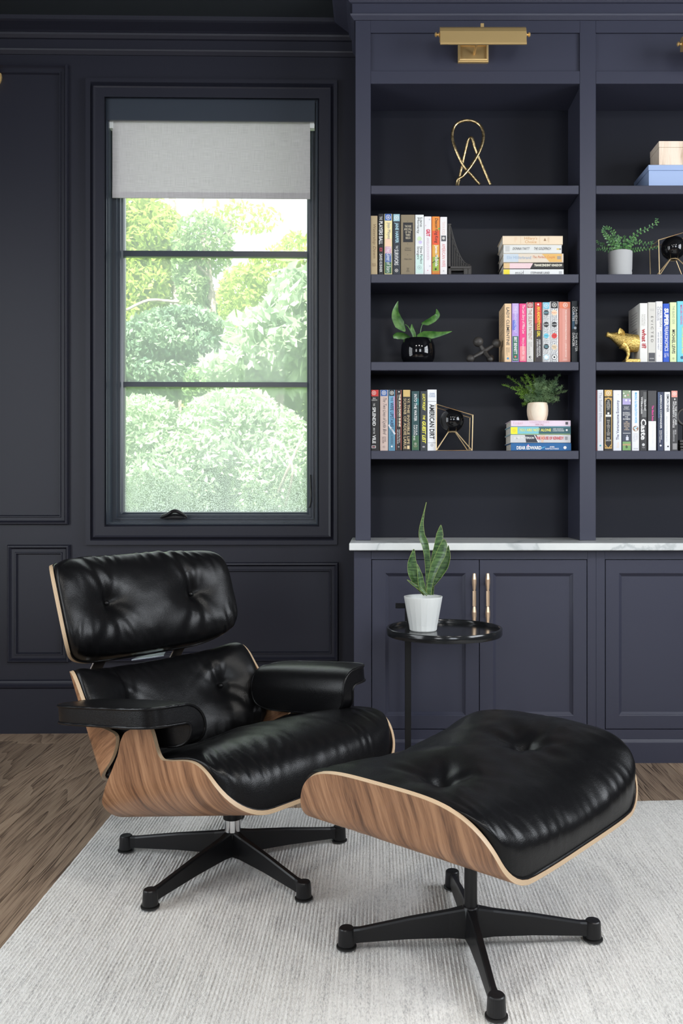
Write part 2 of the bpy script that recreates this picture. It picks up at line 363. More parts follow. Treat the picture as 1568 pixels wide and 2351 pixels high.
# wall with the window
gr = rect_px(243, 730, 227, 1205, 0)
um = 3.0
wb = M()
def wbox(mm, u0, u1, z0, z1, o0, o1):
    V = [L(u, o, z) for u in (u0, u1) for o in (o0, o1) for z in (z0, z1)]
    return mm.add(V, [(0,1,3,2),(4,6,7,5),(0,4,5,1),(2,3,7,6),(0,2,6,4),(1,5,7,3)])
wbox(wb, -2.6, gr[0], 0, CZ, -.16, 0); wbox(wb, gr[1], um, 0, CZ, -.16, 0); wbox(wb, gr[0], gr[1], 0, gr[2], -.16, 0); wbox(wb, gr[0], gr[1], gr[3], CZ, -.16, 0)
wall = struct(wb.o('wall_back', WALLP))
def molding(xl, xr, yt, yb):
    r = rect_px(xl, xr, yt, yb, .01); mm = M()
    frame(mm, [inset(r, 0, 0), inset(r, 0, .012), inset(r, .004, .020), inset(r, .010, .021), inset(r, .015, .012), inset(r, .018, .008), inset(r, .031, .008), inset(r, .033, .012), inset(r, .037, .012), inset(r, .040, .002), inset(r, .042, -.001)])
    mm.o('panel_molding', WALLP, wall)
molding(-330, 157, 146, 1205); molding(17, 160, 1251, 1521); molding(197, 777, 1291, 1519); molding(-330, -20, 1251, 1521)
# other walls, with window openings towards the daylight
def wall_open(name, P, a0, a1, ops, th=.12):
    mm = M(); ops = sorted(ops); cur = a0
    def bx(p0, p1, z0, z1):
        V = [P(a, d, z) for a in (p0, p1) for d in (0, th) for z in (z0, z1)]
        mm.add(V, [(0,1,3,2),(4,6,7,5),(0,4,5,1),(2,3,7,6),(0,2,6,4),(1,5,7,3)])
    for (p, q, zl, zh) in ops: bx(cur, p, 0, CZ); bx(p, q, 0, zl); bx(p, q, zh, CZ); cur = q
    bx(cur, a1, 0, CZ); w_ = struct(mm.o(name, WALLP))
    n = 1
    return w_
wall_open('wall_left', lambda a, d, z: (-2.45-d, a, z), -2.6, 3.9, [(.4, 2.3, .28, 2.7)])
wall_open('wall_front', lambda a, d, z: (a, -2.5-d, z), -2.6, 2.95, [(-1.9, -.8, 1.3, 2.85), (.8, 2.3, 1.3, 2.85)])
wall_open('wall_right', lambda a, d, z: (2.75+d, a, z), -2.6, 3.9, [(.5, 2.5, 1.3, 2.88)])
def simple_window(name, P, a0, a1, z0, z1, lites):
    mm = M()
    def bx(p0, p1, q0, q1, d0=.03, d1=.08):
        V = [P(a, d, z) for a in (p0, p1) for d in (d0, d1) for z in (q0, q1)]
        mm.add(V, [(0,1,3,2),(4,6,7,5),(0,4,5,1),(2,3,7,6),(0,2,6,4),(1,5,7,3)])
    bx(a0, a0+.05, z0, z1); bx(a1-.05, a1, z0, z1); bx(a0, a1, z0, z0+.05); bx(a0, a1, z1-.05, z1)
    for k in range(1, lites): zz = z0+(z1-z0)*k/lites; bx(a0, a1, zz-.012, zz+.012)
    bx((a0+a1)/2-.02, (a0+a1)/2+.02, z0, z1)
    return struct(mm.o(name, WINP))
simple_window('window_2', lambda a, d, z: (a, -2.5-d, z), -1.9, -.8, 1.3, 2.85, 3)
simple_window('window_3', lambda a, d, z: (a, -2.5-d, z), .8, 2.3, 1.3, 2.85, 3)
simple_window('window_5', lambda a, d, z: (-2.45-d, a, z), .4, 2.3, .28, 2.7, 4)
simple_window('window_4', lambda a, d, z: (2.75+d, a, z), .5, 2.5, 1.3, 2.88, 3)
struct(M().box(-2.6, 2.95, -2.65, 3.95, CZ, CZ+.08).o('ceiling', CEIL))
# baseboard on the window wall
bb = M(); prof = [(0, 0), (.018, 0), (.018, .190), (.024, .196), (.026, .203), (.018, .210), (.014, .216), (.012, .222), (.004, .226), (0, .226)]
G = [[L(u, o, z) for (o, z) in prof] for u in (-2.45, 0.0)]; bb.grid(G); struct(bb.o('baseboard_back', WALLP))
# crown molding runs along the wall, round the bookcase side and along its front
SX, YU = -.083, 3.466
path = [L(-2.45, 0, 0), (SX, KY, 0), (SX, YU, 0), (2.75, YU, 0)]
nrm = [(sin(AW), -cos(AW)), (sin(AW)-1, -cos(AW)), (-1, -1), (0, -1)]
cp = [(0, 2.890), (.006, 2.890), (.018, 2.902), (.020, 2.908), (.012, 2.912), (.012, 2.950), (.022, 2.952), (.032, 2.962), (.034, 2.970), (.030, 2.974), (.038, 2.978), (.060, 2.984), (.085, 2.990), (.094, 2.994), (.096, CZ)]
G = [[(p[0]+n[0]*o, p[1]+n[1]*o, z) for (o, z) in cp] for p, n in zip(path, nrm)]
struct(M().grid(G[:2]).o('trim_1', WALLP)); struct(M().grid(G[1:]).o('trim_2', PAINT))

# ------------------------------------------------------------------ the window itself
rr0 = gr
mm = M(); cs = []
for (a, b_, c_, d_, o) in ((196, 774, 181, 1251, 0), (196, 774, 181, 1251, .022), (207, 766, 190, 1241, .022), (210, 763, 193, 1238, .015), (214, 759, 199, 1233, .030), (219, 754, 203, 1229, .026), (239, 733, 224, 1209, .026), (240, 732, 225, 1208, .004)):
    cs.append((*rect_px(a, b_, c_, d_, o), o))
frame(mm, cs+[inset(gr, -.001, 0)])
win = struct(mm.o('window_1', WALLP))
mm = M(); frame(mm, [inset(gr, 0, .004), inset(gr, .004, .006), inset(gr, .006, -.004), inset(gr, .010, -.004), inset(gr, .010, -.060), inset(gr, .020, -.060), inset(gr, .021, -.075)])
mm.o('jamb', WINP, win)
mm = M(); frame(mm, [inset(gr, .021, -.062), inset(gr, .021, -.056), inset(gr, .030, -.056), inset(gr, .033, -.068), inset(gr, .042, -.068), inset(gr, .044, -.078), inset(gr, .051, -.084), inset(gr, .054, -.098), inset(gr, .054, -.12), inset(gr, .0, -.14)])
mm.o('sash', WINP, win)
gi = inset(gr, .050, 0)
zm = [(zw(y0, -.6, -.10), zw(y1, -.6, -.10)) for y0, y1 in ((578, 591), (878, 889))]
for z1, z0 in zm:
    q = M(); wbox(q, gi[0], gi[1], z0, z1, -.115, -.088); q.o('muntin', WINP, win)
zs = [gi[2]] + [z for p in zm[::-1] for z in (p[1], p[0])] + [gi[3]]
for k in range(3):
    z0, z1 = zs[2*k], zs[2*k+1]
    # each pane keeps its own origin so dust gathers at the lowest one
    V = [L(gi[0], -.102, z0), L(gi[1], -.102, z0), L(gi[1], -.102, z1), L(gi[0], -.102, z1)]
    me = bpy.data.meshes.new('glass_pane'); og = Vector(L(0, 0, gi[2]))
    me.from_pydata([tuple(Vector(v)-og) for v in V], [], [(0, 1, 2, 3)]); me.materials.append(GLASS)
    o = bpy.data.objects.new('glass_pane', me); COL.objects.link(o); o.parent = win; o.location = og-wloc(win)
# crank handle on the bottom of the frame and locking lever at the right
def LW(x, y, o): u = uw(x, o); return L(u, o, zw(y, u, o))
q = M(); base = [LW(x_, y_, o_) for (x_, y_, o_) in ((365, 1190, -.03), (432, 1190, -.03))]
a = Vector(LW(367, 1189, -.035)); b2 = Vector(LW(430, 1189, -.035)); d = (b2-a)
G = []
for k in range(13):
    tq = k/12; cpt = a+d*tq; hw = .014*(1-abs(2*tq-1)**4)**.5+.001; hh = .020*(1-(2*tq-1)**4)**.5+.001
    G.append([(cpt.x+hw*cos(2*pi*j/12)*0, cpt.y+hw*cos(2*pi*j/12), cpt.z+max(-.004, hh*sin(2*pi*j/12))) for j in range(12)])
q.grid(G, True); ck = q.o('crank_handle', BLACKM, win, True)
pa = catmull([LW(372, 1188, -.015), LW(385, 1181, -.008), LW(400, 1173, -.004), (LW(415, 1178, -.006)), LW(429, 1187, -.012)], 6)
M().tube(pa, [.004+.004*sin(pi*k/(len(pa)-1)) for k in range(len(pa))], 8).o('crank_arm', BLACKM, ck, True)
pa = catmull([LW(713, 1090, -.045), LW(714, 1120, -.044), LW(714, 1150, -.042), LW(710, 1165, -.036)], 6)
M().tube(pa, [.0035]*15+[.004, .0045, .005, .004][:len(pa)-15], 8).o('locking_lever', BLACKM, win, True)

# ------------------------------------------------------------------ roller blind
rb = thing('roller_blind', L(uw(485, 0), 0, zw(455, -.6, 0)), 'grey linen roller blind half lowered in the window under a navy valance', 'blind')
r1 = rect_px(246, 723, 229, 277, .002); q = M(); wbox(q, r1[0], r1[1], r1[2], r1[3], -.008, .002); wbox(q, r1[0], r1[0]+.004, r1[2], r1[3], -.05, -.008); wbox(q, r1[1]-.004, r1[1], r1[2], r1[3], -.05, -.008); q.o('valance', WINP, rb)
r2 = rect_px(258, 712, 268, 455, -.03); q = M()
G = [[L(r2[0]+(r2[1]-r2[0])*k/8, -.030+.0006*sin(k*1.3+j), r2[3]+(r2[2]-r2[3])*j/8) for k in range(9)] for j in range(9)]; q.grid(G); q.o('fabric', BLIND, rb)
q = M(); wbox(q, r2[0], r2[1], r2[2]-.001, r2[2]+.024, -.034, -.0285); q.o('bottom_bar', BLIND, rb)
pa = [L(r2[0]+.002, -.052, r1[2]+.035), L(r2[1]-.002, -.052, r1[2]+.035)]; M().tube(pa, .021, 16).o('roller_tube', BLIND, rb, True)
for (xa, xb) in ((248, 258.5), (711.5, 722)):
    r3 = rect_px(xa, xb, 277, 294, -.02); q = M(); wbox(q, r3[0], r3[1], r3[2], r3[3]+.03, -.050, -.020); q.o('bracket', WHITEC, rb)

# ------------------------------------------------------------------ garden beyond the window
struct(M().box(-30, 30, 3.95, 60, -.5, -.4).o('ground', leafmat('lawn', (.08, .16, .03), (.16, .26, .06), 3)))
def foliage(mm, c, rad, n, size, seed, shell=.45):
    r_ = np.random.default_rng(seed); V = []; fs = []
    lob = r_.normal(size=(14, 3)); lob /= np.linalg.norm(lob, axis=1)[:, None]
    la = r_.uniform(.6, 1.1, 14)
    for i in range(int(n*2.0)):
        d = r_.normal(size=3); d /= np.linalg.norm(d)
        bias = 1+.22*np.max((lob@d-.75)*4*la)
        p = np.array(c)+d*np.array(rad)*bias*(shell+(1-shell)*r_.random()**.5)
        a_ = r_.normal(size=3); a_ /= np.linalg.norm(a_); b_ = np.cross(a_, r_.normal(size=3)); b_ /= np.linalg.norm(b_)
        s_ = size*r_.uniform(.45, 1.0); k = len(V)
        V += [tuple(p-a_*s_), tuple(p+b_*s_*.42-a_*s_*.1), tuple(p+a_*s_), tuple(p-b_*s_*.42-a_*s_*.1)]; fs.append((k, k+1, k+2, k+3))
    return mm.add(V, fs)
G_A = leafmat('leaf_yellow_green', (.22, .33, .05), (.48, .58, .14), 5, .5, .45)
G_B = leafmat('leaf_mid_green', (.10, .20, .07), (.30, .42, .18), 5, .5, .35)
G_C = leafmat('leaf_pale_green', (.26, .38, .22), (.52, .64, .42), 5, .5, .35)
G_D = leafmat('leaf_conifer', (.10, .19, .11), (.24, .36, .20), 6, .6, .25)
BARK = leafmat('bark', (.22, .17, .14), (.42, .35, .30), 20, .9)
def P3(x, y, Y): return (px(x, Y), Y, pz(y, Y))
def tree(label, x, Y, parts, m, trunk, group='trees and shrubs beyond the window', kind='tree', cat='tree', nm='tree'):
    t_ = thing(nm, (px(x, Y), Y, -.4), label, cat, group)
    mm = M()
    for i, (cx, cy, rx, ry, n, sz) in enumerate(parts): foliage(mm, P3(cx, cy, Y), (rx/F*Y, .35+rx/F*Y*.5, ry/F*Y), n, sz, abs(int(cx*7+cy+i)))
    stuff(mm.o('foliage', m, t_))
    for n_, (pth, r_) in enumerate(trunk):
        pp = catmull([P3(a_, b_, Y+c_) for a_, b_, c_ in pth], 5); long_ = abs(pth[0][1]-pth[-1][1]) > 300
        M().tube(pp, [r_*(1-.4*j/len(pp)) for j in range(len(pp))], 7).o('trunk' if long_ else 'branch', BARK, t_, True)
    return t_
tree('low pale rhododendron hedge filling the lower window pane', 430, 6.2, [(420, 1120, 160, 130, 8500, .040), (560, 1010, 130, 110, 5200, .040), (340, 1000, 90, 80, 2600, .04), (620, 1100, 100, 120, 4200, .040)], G_C, [([(640, 1130, -.5), (662, 1075, -.6), (690, 1010, -.4)], .012), ([(655, 1160, -.5), (672, 1080, -.6), (650, 1020, -.5)], .010), ([(430, 1500, 0), (430, 1300, 0), (440, 1160, 0)], .04)], nm='shrub', cat='shrub')
tree('darker green shrub behind the hedge at the right of the lower pane', 690, 7.9, [(690, 960, 60, 90, 1500, .045), (700, 1120, 80, 100, 2400, .04), (520, 900, 90, 60, 2200, .05)], G_B, [([(690, 1450, 0), (690, 1200, 0), (690, 1050, 0)], .05)], nm='shrub', cat='shrub')
tree('large-leaved pale vine shrub at the right of the middle pane', 640, 7.0, [(640, 800, 110, 95, 900, .085), (690, 700, 70, 80, 380, .085), (560, 850, 90, 40, 600, .07)], G_C, [([(640, 1400, .3), (640, 1000, .3), (650, 800, .3), (648, 690, .2)], .035), ([(640, 900, .2), (600, 800, 0), (570, 760, 0)], .015)], nm='shrub', cat='shrub')
tree('feathery grey-green conifer at the left of the middle pane', 400, 8.5, [(390, 800, 110, 70, 5200, .045), (340, 860, 90, 50, 2200, .045), (430, 745, 80, 30, 1500, .045), (390, 870, 120, 40, 2200, .045)], G_D, [([(400, 1500, .3), (400, 1000, .3), (398, 800, .3)], .06)])
tree('bare-trunked tree with a long pale side branch crossing the middle pane', 480, 9.5, [(470, 560, 60, 60, 600, .055), (455, 690, 35, 70, 1500, .05), (430, 620, 30, 50, 700, .05)], G_B, [([(488, 1500, 0), (486, 760, 0), (480, 660, 0), (470, 560, 0), (462, 470, 0), (458, 350, 0)], .058), ([(482, 715, -.1), (440, 697, -.3), (390, 692, -.4), (340, 690, -.5), (290, 712, -.6)], .022), ([(474, 630, -.1), (450, 605, -.2), (438, 585, -.2)], .018), ([(472, 570, 0), (510, 540, -.1), (545, 520, -.2)], .014)])
tree('yellow-green maple with a slim trunk at the left of the upper panes', 400, 12, [(330, 640, 60, 90, 1900, .075), (350, 540, 80, 60, 1400, .075), (320, 760, 50, 70, 1100, .075), (300, 480, 70, 50, 600, .08)], G_A, [([(405, 1500, 0), (406, 680, 0), (402, 600, 0), (398, 500, 0), (392, 380, 0)], .075)])
tree('thin yellow-green tree with drooping twigs at the right of the middle pane', 620, 13, [(640, 640, 80, 55, 900, .075), (560, 680, 60, 60, 620, .075), (690, 590, 60, 45, 420, .075), (560, 500, 80, 20, 200, .07)], G_A, [([(528, 400, 0), (530, 480, 0), (526, 580, 0), (512, 680, 0)], .03), ([(640, 560, 0), (625, 640, 0), (640, 700, 0)], .025), ([(620, 1500, 0), (622, 900, 0), (640, 560, 0)], .04)])
tree('hazy line of bright green trees farthest behind the garden', 480, 20, [(330, 900, 120, 170, 2600, .15), (520, 860, 160, 160, 3200, .15), (690, 900, 110, 180, 2200, .15), (430, 1150, 320, 120, 2600, .15), (0, 900, 230, 200, 2600, .16), (-420, 900, 260, 220, 2200, .16), (1000, 900, 260, 220, 2400, .16), (1450, 900, 260, 220, 2000, .16)], G_A, [([(480, 1400, 0), (480, 1100, 0), (480, 800, 0)], .12)])

# ================================================================== BOOKCASE
SXR = 1.93
ox = (px(851, YU), px(1331, YU), px(1368, YU), px(1922, YU))          # opening edges
zt, zb_ = pz(192, YU), .8327
bc = thing('bookcase', (.9, YU, zb_), 'navy built-in bookcase with open shelves above the marble counter', 'bookcase')
top = 2.905
def st(x0, x1): M().box(x0, x1, YU, YU+.02, zb_+.0005, top, .0012).o('stile', PAINT, bc)
st(SX, ox[0]); st(ox[1], ox[2]); st(ox[3], SXR)
M().box(SX, SX+.018, YU+.0205, YB, zb_+.0005, top).o('side_panel', PAINT, bc)
for x0, x1 in ((ox[0]-.004, ox[0]-.02), (ox[1]+.008, ox[1]+.024), (ox[2]-.022, ox[2]-.006), (ox[3]+.004, ox[3]+.02)):
    M().box(x0, x1, YU+.0205, YB-.001, zb_+.0005, top-.02).o('divider', PAINT, bc)
M().box(SX+.019, SXR, YB, YB+.012, zb_+.0005, top).o('back_panel', BACK_SHADE, bc)
for (a, b_) in ((ox[0], ox[1]), (ox[2], ox[3])):
    zp1, zp0 = pz(75, YU), pz(163, YU)
    M().box(a+.0003, b_-.0003, YU, YU+.02, zp1, top).o('top_rail', PAINT, bc)
    M().box(a+.0003, b_-.0003, YU, YU+.02, zt, zp0, .001).o('header_rail', PAINT, bc)
    M().box(a+.0003, b_-.0003, YU+.010, YU+.018, zp0+.0003, zp1-.0003).o('header_panel', PAINT, bc)
    M().box(a-.003, b_+.007, YU+.021, YB-.001, zt+.002, zt+.02).o('top_board', PAINT, bc)
SH = [pz(y, YU) for y in (425, 629, 830.5, 1034.5)]
for z in SH:
    for (a, b_) in ((ox[0], ox[1]), (ox[2], ox[3])):
        s_ = M().box(a-.003, b_+.006, YU+.022, YB-.001, z-.019, z).o('shelf', PAINT, bc)
        M().box(a+.0004, b_-.0025, YU+.003, YU+.0215, z-.034, z, .0018).o('shelf_edge', PAINT, s_)

# ------------------------------------------------------------------ base cabinets, counter
Y1 = 3.3175
ct = M().box(px(801.5, 3.276), SXR+.02, 3.276, YB, pz(1264, 3.276), zb_, .0025).o('countertop', MARBLE)
tag(ct, 'white veined marble countertop on the navy base cabinets', 'countertop')
zc = pz(1264, 3.276)-.0005
BEV = [(0, 0), (.003, -.002), (.004, -.004), (.012, -.010), (.013, -.011)]
def cabinet(x0, x1, d0, d1, label, nd=2):
    cb = thing('base_cabinet', ((x0+x1)/2, Y1, 0), label, 'cabinet')
    z1, z0 = pz(1284, Y1), pz(1675, Y1); z00 = .0
    M().box(x0, d0, Y1, Y1+.02, z00, zc, .001).o('stile', PAINT, cb); M().box(d1, x1, Y1, Y1+.02, z00, zc, .001).o('stile', PAINT, cb)
    M().box(d0+.0002, d1-.0002, Y1, Y1+.02, z1, zc).o('top_rail', PAINT, cb); M().box(d0+.0002, d1-.0002, Y1, Y1+.02, z00, z0).o('bottom_rail', PAINT, cb)
    M().box(x0, x0+.018, Y1+.0205, YB, z00, zc).box(x1-.018, x1, Y1+.0205, YB, z00, zc).box(x0, x1, YB-.01, YB, z00, zc).box(x0+.018, x1-.018, Y1+.03, YB-.01, .10, .118).o('carcass', PAINT, cb)
    zt_ = pz(1702, Y1-.01); q = M(); prof = [(0, zt_+.006), (.003, zt_+.006), (.006, zt_+.001), (.0095, zt_-.004), (.010, zt_-.006), (.010, 0)]
    q.grid([[(xx, Y1-o, z) for (o, z) in prof] for xx in (x0, x1)]); q.o('plinth', PAINT, cb)
    g = .0025; wdt = (d1-d0)/2
    for k in range(nd):
        a = d0+k*wdt+g*(1 if k == 0 else .5); b_ = d0+(k+1)*wdt-g*(1 if k == nd-1 else .5)
        dr = M(); P = lambda u, o, z: (u, Y1-o, z)
        r = (a, b_, z0+g, z1-g); i0 = .050
        lp = [(*r, -.02), (*r, -.001), (r[0]+.001, r[1]-.001, r[2]+.001, r[3]-.001, 0)]
        lp += [inset(r, i0+i_, o_) for i_, o_ in BEV]; frame(dr, lp, P)
        e = inset(r, i0+BEV[-1][0], BEV[-1][1]); n0 = len(dr.v)
        dr.add([P(e[0], e[4], e[2]), P(e[1], e[4], e[2]), P(e[1], e[4], e[3]), P(e[0], e[4], e[3])], [(0, 1, 2, 3)])
        do = dr.o('door', PAINT, cb)
        hx = px(1087, Y1) if (k == 0 and x0 < 0) else (px(1118, Y1) if x0 < 0 else (b_-.022 if k == 0 else a+.022))
        hz1, hz0 = pz(1315, Y1), pz(1427, Y1); hh = hz1-hz0; yy = Y1-.026
        hd = M()
        for (f0, f1, dm) in ((1, .655, 1), (.645, .335, 0), (.325, 0, 1)):
            za, zb2 = hz0+hh*f0, hz0+hh*f1
            if dm: hd.lathe([(.0060, 0), (.0088, (zb2-za)*.35), (.0084, (zb2-za)*.6), (.0054, zb2-za)], (hx, yy, za), 6)
            else: hd.lathe([(.0072, 0), (.0072, zb2-za)], (hx, yy, za), 10)
        hd.lathe([(.003, hz0+hh*.02), (.003, hz0+hh*.98)], (hx, yy, 0), 8)
        for f_ in (.80, .18): hd.tube([(hx, yy, hz0+hh*f_), (hx, Y1+.002, hz0+hh*f_)], .003, 8)
        hd.o('handle', HANDLE, do)
    return cb
xm = px(1368.5, Y1)
cabinet(-.085, xm, px(852.5, Y1), px(1348.5, Y1), 'navy base cabinet with two doors and bronze pulls behind the side table')
cabinet(xm, SXR, px(1389, Y1), px(1915, Y1), 'navy base cabinet at the right edge with its left door cut by the frame')

# ------------------------------------------------------------------ brass picture lights
def picture_light(cx, label, first=[]):
    Yc = YU-.10; PPM = F/Yc
    zc_ = pz(84, Yc); t_ = thing('picture_light', (cx, YU+.01, pz(128, YU)), label, 'wall lamp', 'brass picture lights on the bookcase header')
    hw = 98/PPM; q = M(); rr_ = .034; G = []
    for sgn in (-1, 1):
        pass
    sect_ = [(.008, .024), (-.006, .029), (-.020, .026), (-.031, .016), (-.037, .002), (-.041, -.044), (-.044, -.045), (-.044, -.052), (-.039, -.052), (-.034, -.004), (-.027, .013), (-.018, .022), (-.005, .025), (.008, .020)]
    G = [[(cx+sx_, Yc+a, zc_+b_) for (a, b_) in sect_] for sx_ in (-hw, hw)]
    q.grid(G, True); n = len(sect_)
    for sx_ in (-hw, hw):
        k0 = len(q.v); pts = sect_[:7]; q.add([(cx+sx_, Yc+a, zc_+b_) for a, b_ in pts]+[(cx+sx_, Yc+.008, zc_-.02)], [tuple(range(8))])
    q.o('shade', BRASS, t_)
    for sgn in (-1, 1):
        f = M().lathe([(.0, 0), (.006, 0), (.009, .003), (.005, .006), (.004, .009), (.008, .012), (.009, .015), (.005, .019), (.001, .020)], (0, 0, 0), 14, 'x')
        f.v = [(cx+sgn*(hw+v_[0]), Yc-.012+v_[1], zc_+.001+v_[2]) for v_ in f.v]; f.o('finial', BRASS, t_, True)
    pb = (cx-14/PPM, pz(121, YU)); zb0, zb1 = pz(143, YU), pz(104, YU); wq = 35/F*YU
    q = M(); r = (pb[0]-wq, pb[0]+wq, zb0, zb1+.004); P = lambda u, o, z: (u, YU+.010-o, z)
    frame(q, [(*r, 0), (*r, .012), inset(r, .004, .015), inset(r, .0045, .018), inset(r, .009, .020), inset(r, .0095, .014)], P); e = inset(r, .0095, .014)
    q.add([P(e[0], e[4], e[2]), P(e[1], e[4], e[2]), P(e[1], e[4], e[3]), P(e[0], e[4], e[3])], [(0, 1, 2, 3)]); q.o('backplate', BRASS, t_)
    q = M().tube([(pb[0]+.002, YU, pz(126, YU)), (pb[0]+.006, YU-.05, pz(118, YU)), (cx, Yc+.01, zc_+.02), (cx, Yc+.0, zc_+.05)], .0045, 8)
    q.box(cx-.0065, cx+.0065, Yc-.004, Yc+.004, zc_+.026, zc_+.050, .001); q.o('arm', BRASS, t_)
    q = M().tube([(cx-hw*.9, Yc-.012, zc_+.0), (cx+hw*.9, Yc-.012, zc_)], .008, 10).o('bulb', WHITEC, t_, True)
    return t_
pl = picture_light(px(1107, YU-.10), 'brass picture light over the left bay of shelves')
r = pl.copy(); COL.objects.link(r); r.location = Vector((px(1661, YU-.10)-px(1107, YU-.10)+pl.location[0], pl.location[1], pl.location[2]-.036)); r['label'] = 'brass picture light cut off at the right edge of the photo'
for ch in list(pl.children): c2 = ch.copy(); COL.objects.link(c2); c2.parent = r
# sliver of the wall sconce at the left edge
sc_t = thing('wall_sconce', L(uw(-14, 0), 0, zw(165, -1.6, 0)), 'brass wall sconce knob on the left wall panel at the photo edge', 'wall lamp')
kk = L(uw(-31, .05), .05, zw(165, -1.6, .05)); M().sphere(kk, .034, 18, 1, .6, 1).o('knob', BRASS, sc_t, True)
M().lathe([(.045, 0), (.045, .008), (.012, .012), (.012, .06)], (0, 0, 0), 20, 'y').v
q = M().lathe([(.045, 0), (.045, -.008), (.012, -.012), (.012, -.04)], (kk[0], kk[1]+.05, kk[2]), 20, 'y'); q.o('backplate', BRASS, sc_t)

# ================================================================== BOOKS
YS = 3.500
def flat(name, pts, m, parent):       # a printed patch on a spine: polygons [(list of (x,z))]
    q = M()
    for poly, y in pts: q.add([(x_, y, z_) for x_, z_ in poly], [tuple(range(len(poly)))])
    return q.o(name, m, parent)
def textmesh(name, s_, m, parent, box, y, rot, bold=0, shear=0, ux=None):
    cu = bpy.data.curves.new('t', 'FONT'); cu.body = s_; cu.resolution_u = 2; cu.align_x = 'LEFT'; cu.shear = shear; cu.offset = bold; cu.space_line = .9
    if rot.endswith('c'): cu.align_x = 'CENTER'; rot = rot[:-1]
    o = bpy.data.objects.new('t', cu); me = bpy.data.meshes.new_from_object(o); bpy.data.objects.remove(o); bpy.data.curves.remove(cu)
    n = len(me.vertices)
    if n == 0: bpy.data.meshes.remove(me); return
    A = np.empty(n*3); me.vertices.foreach_get('co', A); A = A.reshape(-1, 3)
    lo, hi = A.min(0), A.max(0); U = (A[:, 0]-lo[0])/max(1e-6, hi[0]-lo[0]); Vv = (A[:, 1]-lo[1])/max(1e-6, hi[1]-lo[1])
    x0, x1, z0, z1 = box
    if rot == 'd': X = x0+Vv*(x1-x0); Z = z1-U*(z1-z0)       # reads downwards
    elif rot == 'u': X = x1-Vv*(x1-x0); Z = z0+U*(z1-z0)
    else: X = x0+U*(x1-x0); Z = z0+Vv*(z1-z0)
    og = wloc(parent); B = np.stack([X-og[0], np.full(n, y-og[1]), Z-og[2]], 1); me.vertices.foreach_set('co', B.ravel())
    me.materials.clear(); me.materials.append(m); me.name = name; me.update()
    t_ = bpy.data.objects.new(name, me); COL.objects.link(t_); t_.parent = parent; WLOC[t_.name] = og
    return t_
INK = {}
def ink(c):
    c = tuple(round(v_, 3) for v_ in c)
    if c not in INK: INK[c] = mat('print_%d' % len(INK), c, .55)
    return INK[c]
W_ = (.82, .82, .80); K_ = (.015, .015, .018)
GB = 'books standing and stacked on the shelves'
